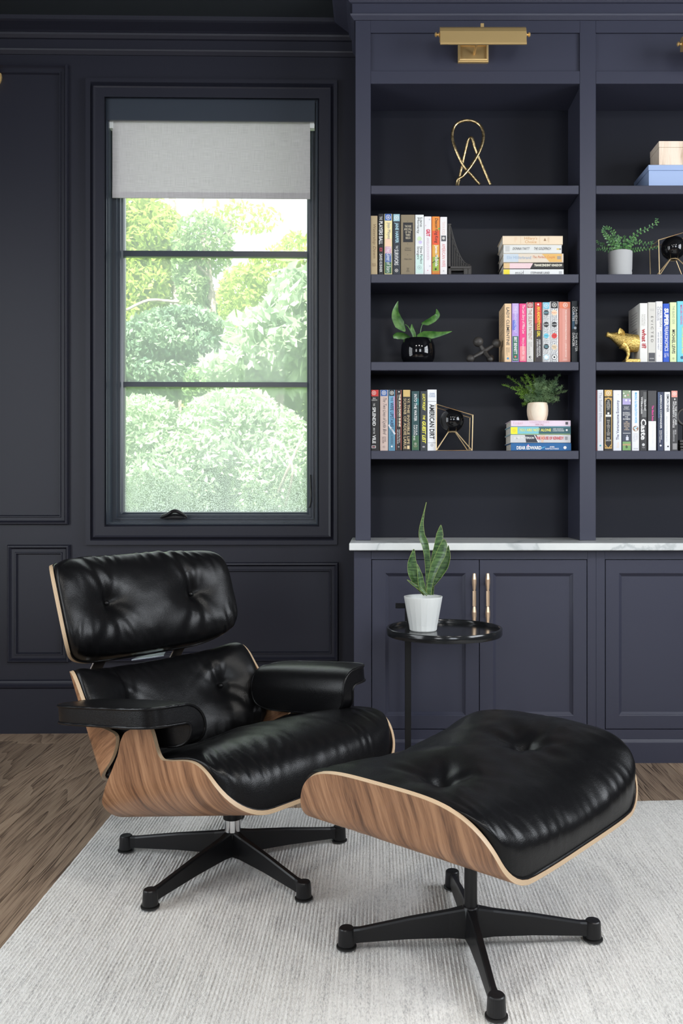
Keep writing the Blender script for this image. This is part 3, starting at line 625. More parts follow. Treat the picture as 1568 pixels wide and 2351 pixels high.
def book(x0, x1, yt, yb, zbase, body, label, items=(), ys=YS, depth=.155, tilt=None, hard=True):
    """upright book seen spine on; x0,x1,yt in photo pixels at the spine plane"""
    X0, X1 = px(x0, ys)+.0002, px(x1, ys)-.0002; Z1 = pz(yt, ys); Z0 = zbase+.0004
    b_ = thing('book', ((X0+X1)/2, ys, Z0), label, 'book', GB)
    c_ = .0022; rnd_ = min(.003, (X1-X0)*.2)
    # cover: spine and two boards as one bent sheet
    prof = [(X0, ys+depth), (X0, ys+rnd_), (X0+rnd_*.3, ys+rnd_*.3), (X0+rnd_, ys), (X1-rnd_, ys), (X1-rnd_*.3, ys+rnd_*.3), (X1, ys+rnd_), (X1, ys+depth),
            (X1-c_, ys+depth), (X1-c_, ys+c_+.002), (X0+c_, ys+c_+.002), (X0+c_, ys+depth)]
    n = len(prof); V = [(a, q_, z) for z in (Z0, Z1) for a, q_ in prof]
    fs = [(i_, (i_+1) % n, n+(i_+1) % n, n+i_) for i_ in range(n)]
    for z_ in (0, 1):
        o_ = z_*n
        for quad in ((0, 1, 10, 11), (1, 2, 3, 10), (3, 4, 9, 10), (4, 5, 6, 9), (6, 7, 8, 9)): fs.append(tuple(o_+k for k in (quad if z_ else quad[::-1])))
    obj('cover', V, fs, ink(body), b_)
    dz = .004 if hard else .0005
    M().box(X0+c_+.0002, X1-c_-.0002, ys+c_+.0025, ys+depth-.004, Z0+dz, Z1-dz).o('page_block', PAGES, b_)
    yf = ys-.0004; W = X1-X0; lay = 0
    for it in items:
        k = it[0]; lay += 1; yy = yf-.00006*lay
        if k == 'band':                                    # ('band', y0, y1, colour[, fx0, fx1])
            f0, f1 = (it[4], it[5]) if len(it) > 5 else (.0, 1.)
            e_ = rnd_ if f0 == 0 else 0; e2_ = rnd_ if f1 == 1 else 0
            xa, xb = X0+W*f0+e_*.9, X0+W*f1-e2_*.9
            flat('spine_band', [([(xa, max(Z0+.0003, pz(it[2], ys))), (xb, max(Z0+.0003, pz(it[2], ys))), (xb, min(Z1-.0003, pz(it[1], ys))), (xa, min(Z1-.0003, pz(it[1], ys)))], yy)], ink(it[3]), b_)
        elif k == 't':                                     # ('t', text, y0, y1, fx0, fx1, colour, rot, bold, shear)
            _, s_, ya, yb2, f0, f1, c2_, *rest = it; rot = rest[0] if rest else 'd'; bold = rest[1] if len(rest) > 1 else 0; sh = rest[2] if len(rest) > 2 else 0
            textmesh('title', s_, ink(c2_), b_, (X0+W*f0, X0+W*f1, pz(yb2, ys), pz(ya, ys)), yy-.0001, rot, bold, sh)
        elif k == 'o':                                     # ('o', y, fx, r_frac, colour[, ring])
            _, yc, fx, rf, c2_, *rest = it; rad = rf*W; cxx, czz = X0+W*fx, pz(yc, ys); q = M()
            if rest:
                V = []; fs = []
                for k2 in range(20):
                    an = 2*pi*k2/20
                    for r2_ in (rad, rad*.80): V.append((cxx+r2_*cos(an), yy, czz+r2_*sin(an)))
                fs = [(2*k2, (2*k2+2) % 40, (2*k2+3) % 40, 2*k2+1) for k2 in range(20)]; q.add(V, fs)
                for an in (0, pi/3, 2*pi/3):
                    dx, dz_ = cos(an)*rad*.6, sin(an)*rad*.6; nx, nz = -sin(an)*rad*.07, cos(an)*rad*.07
                    q.add([(cxx-dx-nx, yy, czz-dz_-nz), (cxx+dx-nx, yy, czz+dz_-nz), (cxx+dx+nx, yy, czz+dz_+nz), (cxx-dx+nx, yy, czz-dz_+nz)], [(0, 1, 2, 3)])
            else: q.add([(cxx+rad*cos(2*pi*j/18), yy, czz+rad*sin(2*pi*j/18)) for j in range(18)], [tuple(range(18))])
            q.o('emblem', ink(c2_), b_)
        elif k == 'maze':
            q = M(); st_ = W/9; r_ = random.Random(it[1]); nz = int((Z1-pz(it[1], ys)) / st_)
            z = Z0+.003
            while z < pz(it[1], ys)-.002:
                x_ = X0+rnd_
                while x_ < X1-rnd_-st_:
                    if r_.random() < .5: q.add([(x_, yy, z), (x_+st_*1.25, yy, z), (x_+st_*1.25, yy, z+st_*.28), (x_, yy, z+st_*.28)], [(0, 1, 2, 3)])
                    else: q.add([(x_, yy, z), (x_+st_*.28, yy, z), (x_+st_*.28, yy, z+st_*1.25), (x_, yy, z+st_*1.25)], [(0, 1, 2, 3)])
                    x_ += st_
                z += st_
            q.o('maze_print', ink(K_), b_)
        elif k == 'line':                                  # ('line', fx0,y0,fx1,y1,width_px,colour)
            _, fa, ya, fb, yb2, wd_, c2_ = it; A_ = Vector((X0+W*fa, 0, pz(ya, ys))); B_ = Vector((X0+W*fb, 0, pz(yb2, ys))); d_ = (B_-A_).normalized(); n_ = Vector((-d_.z, 0, d_.x))*wd_*ys/F/2
            flat('rule', [([(A_.x-n_.x, A_.z-n_.z), (B_.x-n_.x, B_.z-n_.z), (B_.x+n_.x, B_.z+n_.z), (A_.x+n_.x, A_.z+n_.z)], yy)], ink(c2_), b_)
    if tilt:                                               # ('lines of print on the cover facing left', colour)
        q = M(); r_ = random.Random(3)
        for k2 in range(14):
            z = Z1-.03-k2*.011; ya = ys+.03+r_.random()*.01; yb2 = ys+.10+r_.random()*.03
            if r_.random() < .8: q.add([(X0-.0003, ya, z), (X0-.0003, yb2, z), (X0-.0003, yb2, z-.0018), (X0-.0003, ya, z-.0018)], [(0, 1, 2, 3)])
        q.o('back_cover_print', ink(tilt), b_)
    return b_
z2, z3, z4 = SH[1], SH[2], SH[3]
EMB = (.80, .78, .72)
# shelf 2, left
book(850.5, 866.5, 495.5, 628, z2, (.56, .43, .25), 'tan cloth book Watership Down at the far left of its row', [('t', 'Watership Down', 515, 593, .25, .8, (.22, .14, .07), 'd', .0, .25), ('t', 'PENGUIN', 604, 612, .25, .75, (.3, .2, .12), 'h')])
book(868, 880.5, 491, 628, z2, (.014, .014, .016), 'narrow black book The Players Ball with white spine lettering', [('t', 'THE', 497, 505, .25, .75, W_), ('t', 'PLAYERS BALL', 508, 561, .15, .85, W_, 'd', .02), ('band', 569, 577, (.55, .05, .08), .3, .75), ('band', 570.5, 575.5, (.014, .014, .016), .42, .62), ('t', 'DAVID KUSHNER', 583, 625, .25, .75, W_, 'd', .01)])
book(882, 900.5, 491, 628, z2, (.80, .70, .35), 'yellow to violet book by Jojo Moyes with a blue top band', [('band', 491, 506.5, (.03, .12, .45)), ('band', 506.5, 548, (.88, .75, .38)), ('band', 548, 566, (.86, .60, .42)), ('band', 566, 582, (.62, .38, .48)), ('band', 582, 602, (.10, .16, .36)), ('band', 602, 628, (.05, .14, .07)), ('o', 499, .5, .30, EMB, 1), ('t', 'Jojo Moyes', 511, 549, .3, .8, (.05, .07, .20)), ('t', 'The Giver of Stars', 566, 626, .3, .8, W_)])
book(901.5, 919, 491.5, 628, z2, (.022, .028, .040), 'dark slate book Jane Harper The Survivors with pale blue band', [('band', 491.5, 508, (.33, .55, .62)), ('o', 500, .5, .3, EMB, 1), ('t', 'JANE HARPER', 511.5, 558, .22, .78, (.45, .68, .76), 'd', .02), ('t', 'THE', 564, 571, .4, .7, W_), ('t', 'SURVIVORS', 573, 609, .22, .75, W_, 'd', .01), ('o', 621, .5, .22, EMB, 1)])
book(920, 952, 493, 628, z2, (.25, .20, .125), 'thick khaki cloth book with a black title label The Rise and Fall', [('band', 511, 556, K_, .17, .87), ('t', 'THE RISE\nAND FALL\nOF THE\nTHIRD\nREICH', 517, 549, .24, .80, (.70, .62, .45), 'hc'), ('o', 508, .5, .02, K_), ('o', 560, .5, .02, K_), ('t', 'A History of\nNazi Germany', 568, 577, .28, .76, (.07, .06, .05), 'hc'), ('o', 585, .5, .02, K_), ('t', 'William L. Shirer', 593, 597, .25, .80, (.07, .06, .05), 'h'), ('t', 'SIMON\nAND\nSCHUSTER', 615, 624, .38, .64, (.07, .06, .05), 'hc')], depth=.17)
book(953, 973, 493, 628, z2, (.78, .80, .79), 'white to mint book Liane Moriarty Nine Perfect Strangers', [('band', 585, 628, (.60, .78, .72)), ('t', 'Liane\nMoriarty', 500, 536, .16, .84, K_, 'd'), ('o', 548, .5, .26, (.62, .78, .50)), ('o', 556, .6, .20, (.60, .52, .78)), ('t', 'Nine Perfect\nStrangers', 566, 606, .16, .84, K_, 'd'), ('o', 614, .5, .24, (.4, .5, .5), 1)])
book(973.5, 990.5, 497, 628, z2, (.82, .80, .81), 'white book with the short red title Grit', [('t', 'GRIT', 526, 543, .28, .82, (.65, .02, .08), 'd', .04), ('t', 'ANGELA DUCKWORTH', 546, 597, .35, .7, (.62, .45, .52)), ('o', 504, .75, .12, (.6, .6, .66)), ('o', 518, .2, .1, (.7, .6, .66)), ('o', 611, .8, .12, (.6, .6, .66)), ('o', 621, .5, .06, (.7, .1, .2))])
book(991, 1009.5, 497, 628, z2, (.70, .17, .03), 'orange and green book Deacon King Kong by James McBride', [('band', 497, 530, (.80, .27, .04)), ('band', 530, 562, (.78, .10, .04)), ('band', 562, 590, (.70, .38, .06)), ('band', 590, 622, (.28, .40, .05)), ('band', 622, 628, (.62, .25, .04)), ('o', 525, .9, .1, (.1, .5, .1)), ('t', 'Deacon King Kong', 501, 558, .3, .8, K_, 'd', .01, .2), ('t', 'James McBride', 563, 612, .3, .8, W_, 'd', .02), ('line', .05, 604, .95, 592, 1.5, K_), ('o', 618, .5, .12, K_)])
book(1010, 1026.5, 498, 628, z2, (.83, .80, .79), 'white book Taya Kyle American Wife with a small photo on its spine', [('t', 'TAYA KYLE', 509, 539, .3, .7, (.75, .55, .52)), ('band', 541, 554, (.10, .10, .11), .18, .85), ('o', 547, .5, .2, (.6, .58, .55)), ('t', 'AMERICAN WIFE', 560, 613, .28, .75, (.66, .20, .20)), ('o', 622, .5, .1, (.5, .5, .5))])
# shelf 3, left
book(1158, 1174, 697, 829.5, z3, (.80, .56, .33), 'cream orange book Lady Clementine, first in its row beside the iron jack', [('t', 'LADY CLEMENTINE', 706, 793, .28, .72, (.04, .04, .05), 'd', .01), ('t', 'MARIE\nBENEDICT', 798, 817, .25, .75, (.25, .18, .12)), ('o', 823, .5, .16, (.06, .25, .5))], tilt=(.35, .22, .12))
book(1175, 1191.5, 696.5, 829.5, z3, (.42, .30, .66), 'lilac and green book The Vanishing Half', [('band', 697, 720, (.55, .42, .72)), ('band', 735, 758, (.14, .18, .60), 0, .6), ('band', 772, 829, (.03, .14, .09)), ('t', 'THE VANISHING HALF', 703, 764, .35, .7, (.72, .72, .85)), ('t', 'BRIT BENNETT', 774, 813, .3, .72, W_, 'd', .02), ('o', 819, .5, .14, (.7, .2, .15)), ('t', 'Riverhead', 823, 827, .2, .8, W_, 'h')])
book(1192, 1208.5, 697, 829.5, z3, (.78, .05, .22), 'hot pink book The Last Story of Mina Lee', [('band', 795, 829, (.80, .25, .28)), ('t', 'The Last Story of Mina Lee', 700, 766, .3, .8, W_, 'd', .0, .3), ('t', 'Nancy Jooyoun Kim', 775, 814, .32, .75, W_, 'd', 0, .3), ('t', 'MIRA', 818, 826, .3, .7, (.9, .6, .6))])
book(1209, 1225, 694, 829.5, z3, (.66, .64, .60), 'pale grey book The Silent Patient with a dark red top band', [('band', 694, 707, (.38, .03, .04)), ('o', 700.5, .5, .3, EMB, 1), ('t', 'THE SILENT PATIENT', 710, 780, .25, .75, (.35, .12, .10)), ('t', 'ALEX\nMICHAELIDES', 785, 815, .22, .8, (.4, .38, .36)), ('o', 820, .5, .17, K_), ('o', 820, .55, .09, (.66, .64, .60)), ('t', 'CELADON', 825, 828, .2, .8, (.2, .2, .2), 'h')])
book(1226, 1245, 694, 829.5, z3, (.03, .022, .024), 'red and black book An Anonymous Girl with yellow lettering', [('band', 694, 742, (.60, .03, .03)), ('band', 742, 758, (.30, .02, .03)), ('band', 694, 829, (.72, .66, .08), 0, .09), ('o', 699, .5, .12, W_), ('t', 'AN ANONYMOUS GIRL', 703.5, 773.5, .35, .75, (.82, .66, .06), 'd', .02), ('t', 'GREER HENDRICKS\n& SARAH PEKKANEN', 779, 820, .3, .78, W_)])
book(1245.5, 1262.5, 694, 829.5, z3, (.80, .80, .80), 'white maze patterned book with a light blue top band', [('band', 694, 709, (.16, .50, .66)), ('maze', 709), ('o', 701.5, .5, .3, EMB, 1), ('o', 718, .5, .36, (.05, .06, .07)), ('t', 'READY', 716.5, 719.5, .2, .8, (.3, .7, .8), 'h'), ('o', 745, .5, .36, K_), ('t', 'PLAYER', 743.5, 746.5, .2, .8, W_, 'h'), ('o', 771, .5, .34, (.15, .55, .70)), ('t', 'TWO', 769.5, 772.5, .25, .75, K_, 'h'), ('o', 796, .5, .36, K_), ('t', 'ERNEST\nCLINE', 793, 799, .25, .75, (.3, .7, .8), 'hc'), ('o', 820, .5, .36, (.5, .72, .80)), ('o', 820, .5, .26, W_)])
book(1263, 1282, 692, 829.5, z3, (.80, .80, .80), 'white maze patterned book with a black top band', [('band', 692, 708, K_), ('maze', 708), ('o', 700, .5, .28, EMB, 1), ('o', 718, .5, .34, (.82, .62, .42)), ('t', 'READY', 716.5, 719.5, .2, .8, (.7, .1, .05), 'h'), ('o', 745, .5, .33, K_), ('t', 'PLAYER', 743.5, 746.5, .2, .8, W_, 'h'), ('o', 771, .5, .33, (.68, .05, .05)), ('t', 'ONE', 769.5, 772.5, .28, .72, (.2, .02, .02), 'h'), ('o', 797, .5, .33, (.80, .64, .44)), ('t', 'ERNEST\nCLINE', 794, 800, .25, .75, K_, 'hc'), ('o', 820, .5, .33, K_), ('o', 820, .5, .28, W_), ('o', 820, .5, .12, K_)])
book(1283, 1310, 693, 829.5, z3, (.66, .26, .20), 'salmon book The Heart\'s Invisible Furies with an orange top band', [('band', 693, 708, (.72, .20, .10)), ('o', 700.5, .55, .2, EMB, 1), ('band', 709, 829, (.72, .33, .27), .3, .7), ("t", "THE HEART'S INVISIBLE FURIES \u2014 JOHN BOYNE", 711, 820, .5, .66, (.85, .70, .62), 'd', .01), ('t', 'HOGARTH', 824, 827, .4, .7, (.85, .7, .6), 'h')])
book(1312, 1327.5, 691, 829.5, z3, (.010, .016, .022), 'black and blue book The Water Dancer by Ta-Nehisi Coates at the row\'s right end', [('band', 715, 755, (.03, .10, .17), 0, .45), ('t', 'TA-NEHISI\nCOATES', 704, 744, .12, .9, W_, 'd', .01), ('o', 753, .55, .2, (.5, .55, .6)), ('t', 'THE WATER\nDANCER', 764, 807, .12, .9, W_, 'd', .01)])
# shelf 4, left
book(851, 870.5, 895, 1033, z4, (.016, .015, .016), 'black book The Splendid and the Vile with a red top band', [('band', 895, 910, (.66, .04, .035)), ('o', 902, .38, .25, EMB, 1), ('t', 'ERIK\nLARSON', 913, 920, .1, .75, W_, 'hc'), ('t', 'THE', 926, 932, .3, .5, W_), ('t', 'SPLENDID', 935, 978, .2, .6, W_, 'd', .03), ('t', 'AND THE', 982, 996, .3, .5, W_), ('t', 'VILE', 999, 1018, .2, .6, W_, 'd', .03), ('band', 1023, 1029, W_, .1, .6), ('band', 1024, 1028, (.18, .04, .05), .16, .54)])
book(872, 891, 895, 1033, z4, (.62, .48, .42), 'blush pink book The Two Lives of Lydia Bird with a blue top band', [('band', 895, 909.5, (.05, .13, .36)), ('o', 902, .5, .26, EMB, 1), ('t', 'The Two Lives of Lydia Bird', 913, 998, .25, .8, (.06, .05, .06), 'd', 0, .4), ('t', 'JOSIE\nSILVER', 1002, 1018, .3, .75, (.15, .1, .1)), ('o', 1026, .5, .15, (.4, .3, .28), 1)])
book(892, 907, 895, 1033, z4, (.16, .38, .56), 'sky blue book The Wife Upstairs with a black top band', [('band', 895, 909, K_), ('o', 902, .5, .3, EMB, 1), ('band', 975, 1033, (.10, .25, .36)), ('line', 0, 975, 1, 997, 4, (.62, .66, .70)), ('line', .85, 910, .95, 960, 2, (.75, .3, .45)), ('t', 'THE', 912, 921, .35, .7, (.02, .04, .10)), ('t', 'WIFE UPSTAIRS', 924, 980, .25, .78, (.02, .04, .10), 'd', .02), ('t', 'RACHEL HAWKINS', 983, 1020, .35, .7, (.02, .05, .10)), ('o', 1025, .5, .13, W_)])
book(907.5, 923, 895, 1033, z4, (.018, .017, .018), 'black book The Sun Does Shine with red spine edges', [('band', 895, 1033, (.66, .10, .05), 0, .14), ('band', 895, 1033, (.66, .10, .05), .84, 1), ('o', 899.5, .55, .1, W_), ('t', 'THE SUN DOES SHINE', 905, 980, .52, .80, (.85, .80, .62), 'd', .03), ('t', 'How I Found Life, Freedom, and Justice', 907, 979, .27, .42, (.6, .58, .5)), ('t', 'Anthony Ray Hinton\nwith Lara Love Hardin', 986, 1019, .28, .75, W_), ('o', 1026, .5, .1, W_, 1)])
book(924, 943, 895, 1033, z4, (.020, .017, .015), 'black book The Invisible Life of Addie LaRue with a shiny gold band', [('band', 895, 911, (.62, .43, .16)), ('t', 'V.E.', 915, 926, .62, .88, (.72, .56, .30)), ('t', 'SCHWAB', 915, 951, .15, .45, (.72, .56, .30)), ('t', 'THE INVISIBLE LIFE', 929, 1020, .56, .86, (.72, .56, .30)), ('t', 'OF ADDIE LARUE', 956, 1031, .15, .46, (.72, .56, .30)), ('band', 1023, 1031, (.72, .56, .30), .56, .86)])
book(944.5, 963, 898, 1033, z4, (.020, .065, .070), 'dark teal book Into the Water by Paula Hawkins', [('band', 1000, 1033, (.05, .13, .06)), ('band', 915, 930, (.02, .16, .17), .55, 1), ('t', 'INTO THE WATER', 905, 967, .32, .68, W_, 'd', .01), ('t', 'PAULA\nHAWKINS', 976, 1011, .25, .75, W_), ('o', 1019, .5, .15, (.6, .6, .5), 1), ('t', 'RIVERHEAD\nBOOKS', 1023, 1027, .25, .75, (.5, .45, .3), 'hc')])
book(964.5, 980, 898, 1033, z4, (.030, .037, .045), 'charcoal book The Guest List with slanted yellow lettering', [('t', 'LUCY FOLEY', 904, 943, .35, .78, (.82, .76, .10), 'd', .03, .3), ('t', 'THE', 953, 964, .4, .75, (.82, .76, .10), 'd', .03, .3), ('t', 'GUEST LIST', 967, 1018, .3, .85, (.82, .76, .10), 'd', .04, .3), ('t', 'wm', 1024, 1028, .35, .7, W_, 'h')])
book(981, 1002.5, 894.5, 1033, z4, (.80, .81, .82), 'thick white book American Dirt with large black lettering', [('t', 'JEANINE\nCUMMINS', 902, 912, .2, .85, (.22, .32, .50), 'hc'), ('line', 0.05, 921.5, .95, 921.5, .6, K_), ('t', 'AMERICAN DIRT', 928, 1008, .22, .76, K_, 'd', .03), ('line', .05, 1016.5, .95, 1016.5, .6, K_), ('o', 1022, .48, .15, (.3, .3, .3), 1)], depth=.165)
# shelf 3, right
book(1468.7, 1487, 696, 830, z3, (.74, .73, .69), 'white book with the red title what if?, first in its row behind the gold pig', [('t', 'RANDALL\nMUNROE', 722, 749, .2, .7, (.45, .42, .38)), ('t', 'what if?', 755, 800, .25, .82, (.42, .02, .03), 'd', .03)], tilt=(.2, .19, .17))
book(1487.5, 1505.5, 694, 830, z3, (.62, .60, .55), 'beige book Evicted with a charcoal foot band', [('band', 810, 830, (.07, .07, .08)), ('line', .25, 710, .8, 710, 1, (.45, .43, .4)), ('line', .25, 713, .8, 713, 1, (.45, .43, .4)), ('t', 'E V I C T E D', 726, 786, .38, .68, (.12, .11, .10)), ('t', 'CROWN', 822, 824.5, .2, .75, W_, 'h')])
book(1506, 1521.5, 692, 830, z3, (.80, .80, .82), 'white book Call Sign Chaos', [('t', 'CALL SIGN\nCHAOS', 704, 750, .15, .85, (.10, .10, .12)), ('line', .2, 754, .8, 754, .8, (.5, .5, .6)), ('t', 'JIM MATTIS', 760, 806, .58, .82, (.1, .1, .12)), ('t', 'AND BING WEST', 763, 803, .25, .45, (.1, .1, .12)), ('o', 817, .5, .12, (.6, .5, .5), 1)])
book(1522.5, 1537, 697, 830, z3, (.010, .08, .52), 'bright blue book Superfreakonomics with bold white capitals', [('t', 'SUPER', 708, 749, .15, .85, W_, 'd', .05), ('t', 'FREAKONOMICS', 749, 806, .22, .8, W_, 'd', .01), ('t', 'LEVITT\nDUBNER', 811, 821, .15, .85, W_)])
book(1538, 1553.5, 694, 830, z3, (.68, .76, .42), 'pale lime book The Blind Side by Michael Lewis', [('t', 'THE BLIND SIDE', 702, 744, .35, .7, (.25, .3, .2)), ('t', 'MICHAEL LEWIS', 757, 812, .3, .78, K_, 'd', .02), ('o', 823, .5, .15, (.2, .2, .1), 1)])
book(1554.5, 1573, 691.5, 830, z3, (.16, .58, .68), 'turquoise book Malibu Rising at the right edge of the photo', [('t', 'MALIBU RISING', 700, 745, .4, .65, (.62, .08, .30), 'd', .02), ('t', 'TAYLOR JENKINS REID', 749, 812, .52, .75, (.80, .78, .15), 'd', .02), ('o', 821, .6, .2, (.02, .1, .2))])
book(1574, 1590, 695, 830, z3, (.7, .7, .68), 'white book beyond the turquoise one', [])
# shelf 4, right
book(1368.6, 1370.6, 896, 1034, z4, (.16, .015, .02), 'maroon book squeezed against the middle upright')
book(1371, 1385.5, 895, 1034, z4, (.76, .77, .80), 'white book The Scaffold Effect', [('t', 'The Scaffold Effect', 901, 968, .3, .75, (.35, .36, .42)), ('t', 'HAROLD KOPLEWICZ', 972, 1015, .35, .62, (.78, .65, .55)), ('o', 1023, .5, .14, (.1, .45, .5))])
book(1386, 1407, 895, 1034, z4, (.020, .019, .017), 'black book with an ornate gold border and gold top band', [('band', 895, 910, (.62, .38, .09)), ('o', 902.5, .5, .26, EMB, 1), ('band', 913, 1030, (.58, .36, .10), .10, .90), ('band', 916, 1027, (.020, .019, .017), .18, .82), ('line', .10, 921, .5, 912, 2, (.58, .36, .10)), ('line', .9, 921, .5, 912, 2, (.58, .36, .10)), ('line', .10, 1019, .5, 1030, 2, (.58, .36, .10)), ('line', .9, 1019, .5, 1030, 2, (.58, .36, .10)), ('t', 'THE\nDEVIL\nIN THE\nWHITE\nCITY', 919, 941, .3, .7, (.8, .78, .7), 'hc'), ('o', 949, .5, .12, (.8, .8, .75)), ('band', 952, 957, (.75, .75, .70), .2, .8), ('t', 'MURDER\nMAGIC\nAND\nMADNESS\nAT THE\nFAIR\nTHAT\nCHANGED\nAMERICA', 964, 1000, .3, .7, (.65, .62, .55), 'hc'), ('t', 'ERIK\nLARSON', 1004, 1013, .22, .78, W_, 'hc')])
book(1407.6, 1427, 896, 1034, z4, (.76, .78, .83), 'pale grey book The Venturesome Economy, its title reading upwards', [('t', 'The Venturesome Economy', 919, 1010, .36, .80, (.04, .045, .12), 'u', .01), ('t', 'Bhide', 1015, 1028, .4, .7, (.8, .68, .5), 'u'), ('o', 906, .6, .05, (.5, .5, .5))])
book(1427.5, 1449.5, 896, 1034, z4, (.05, .06, .09), 'dark blue book Baseball Between the Numbers with a crowd photo on top', [('band', 896, 915, (.25, .33, .20)), ('band', 915, 929, (.42, .36, .62)), ('o', 903, .2, .08, (.7, .72, .62)), ('o', 909, .35, .1, (.75, .74, .7)), ('o', 907, .65, .09, (.6, .3, .28)), ('o', 899, .8, .07, (.7, .7, .6)), ('o', 919, .45, .12, (.72, .7, .78)), ('o', 920, .85, .1, (.7, .68, .76)), ('t', 'The Baseball\nProspectus\nTeam of Experts', 933, 941, .14, .8, W_, 'hc'), ('t', 'BASEBALL\nBETWEEN\nTHE\nNUMBERS', 946, 964, .1, .88, W_, 'hc'), ('t', 'WHY\nEVERYTHING\nYOU KNOW\nABOUT THE\nGAME\nIS WRONG', 967, 988, .2, .82, (.8, .62, .45), 'hc'), ('line', .1, 994.5, .9, 994.5, 1, W_), ('o', 1001, .55, .07, (.7, .7, .75)), ('band', 1003, 1011, (.66, .68, .76), .42, .70), ('band', 1014, 1034, (.20, .38, .13)), ('band', 1019, 1023, (.45, .32, .16)), ('t', 'B', 1023, 1029, .4, .6, K_, 'h', .03)])
book(1450.5, 1467.7, 897, 1034, z4, (.80, .80, .82), 'white book Making Globalization Work with light blue lettering', [('t', 'MAKING GLOBALIZATION WORK', 901, 972, .38, .72, (.04, .42, .76), 'd', .02), ('o', 984, .5, .38, (.35, .20, .12)), ('o', 983, .4, .14, (.5, .7, .82)), ('o', 981, .6, .13, (.45, .66, .8)), ('o', 987, .55, .14, (.72, .82, .86)), ('t', 'JOSEPH\nSTIGLITZ', 994, 1014, .2, .8, (.5, .5, .52)), ('t', 'NORTON', 1029, 1031, .25, .8, (.2, .2, .2), 'h')])
book(1468.7, 1485.4, 896, 1034, z4, (.035, .034, .036), 'charcoal book Caste by Isabel Wilkerson', [('band', 900, 925, (.10, .10, .10), .5, .95), ('band', 940, 958, (.13, .13, .13), .3, .9), ('t', 'Isabel', 918, 942, .62, .88, W_, 'd', .01), ('t', 'Wilkerson', 911, 950, .15, .42, W_, 'd', .01), ('t', 'Caste', 962, 1010, .14, .88, W_, 'd', .03), ('o', 1021, .5, .2, (.6, .6, .6)), ('t', 'RANDOM\nHOUSE', 1026, 1029, .3, .7, (.6, .6, .6), 'hc')])
book(1487, 1507.5, 897, 1034, z4, (.050, .048, .052), 'book The Black Swan, charcoal above and white below', [('band', 967, 1034, (.80, .80, .81)), ('t', 'The Black Swan', 931, 966, .45, .68, (.80, .05, .35), 'd', .02), ('t', 'Nassim Nicholas Taleb', 969, 1018, .5, .68, (.66, .66, .68))])
book(1509.4, 1524, 900, 1034, z4, (.030, .042, .085), 'navy book American Commander', [('band', 900, 960, (.07, .11, .22), 0, .3), ('t', 'AMERICAN COMMANDER', 906, 984, .40, .68, W_, 'd', .02), ('t', 'RYAN ZINKE\nSCOTT McEWEN', 988, 1016, .28, .7, W_), ('o', 1023, .5, .15, W_)])
book(1525.4, 1539, 900, 1034, z4, (.78, .79, .82), 'slim white book with the bold name Simon Sinek', [('t', 'SIMON SINEK', 905, 947, .35, .78, K_, 'd', .02), ('t', 'Why Some Teams Pull Together', 955, 1015, .3, .45, (.15, .15, .18)), ('t', 'and Others Don\'t', 955, 1010, .52, .64, (.78, .72, .45)), ('o', 1025, .6, .14, K_)])
book(1540, 1556.5, 897, 1034, z4, (.045, .043, .045), 'charcoal book All the Ugly and Wonderful Things with a coral band', [('band', 897, 912, (.80, .32, .26)), ('o', 904, .5, .26, EMB, 1), ('o', 916.5, .55, .1, W_), ('t', 'ALL THE UGLY AND\nWONDERFUL THINGS', 921, 982, .25, .82, W_, 'd', .01), ('t', 'BRYN\nGREENWOOD', 987, 1014, .3, .75, (.6, .6, .6)), ('band', 1018, 1032, (.28, .27, .27), .25, .85)])

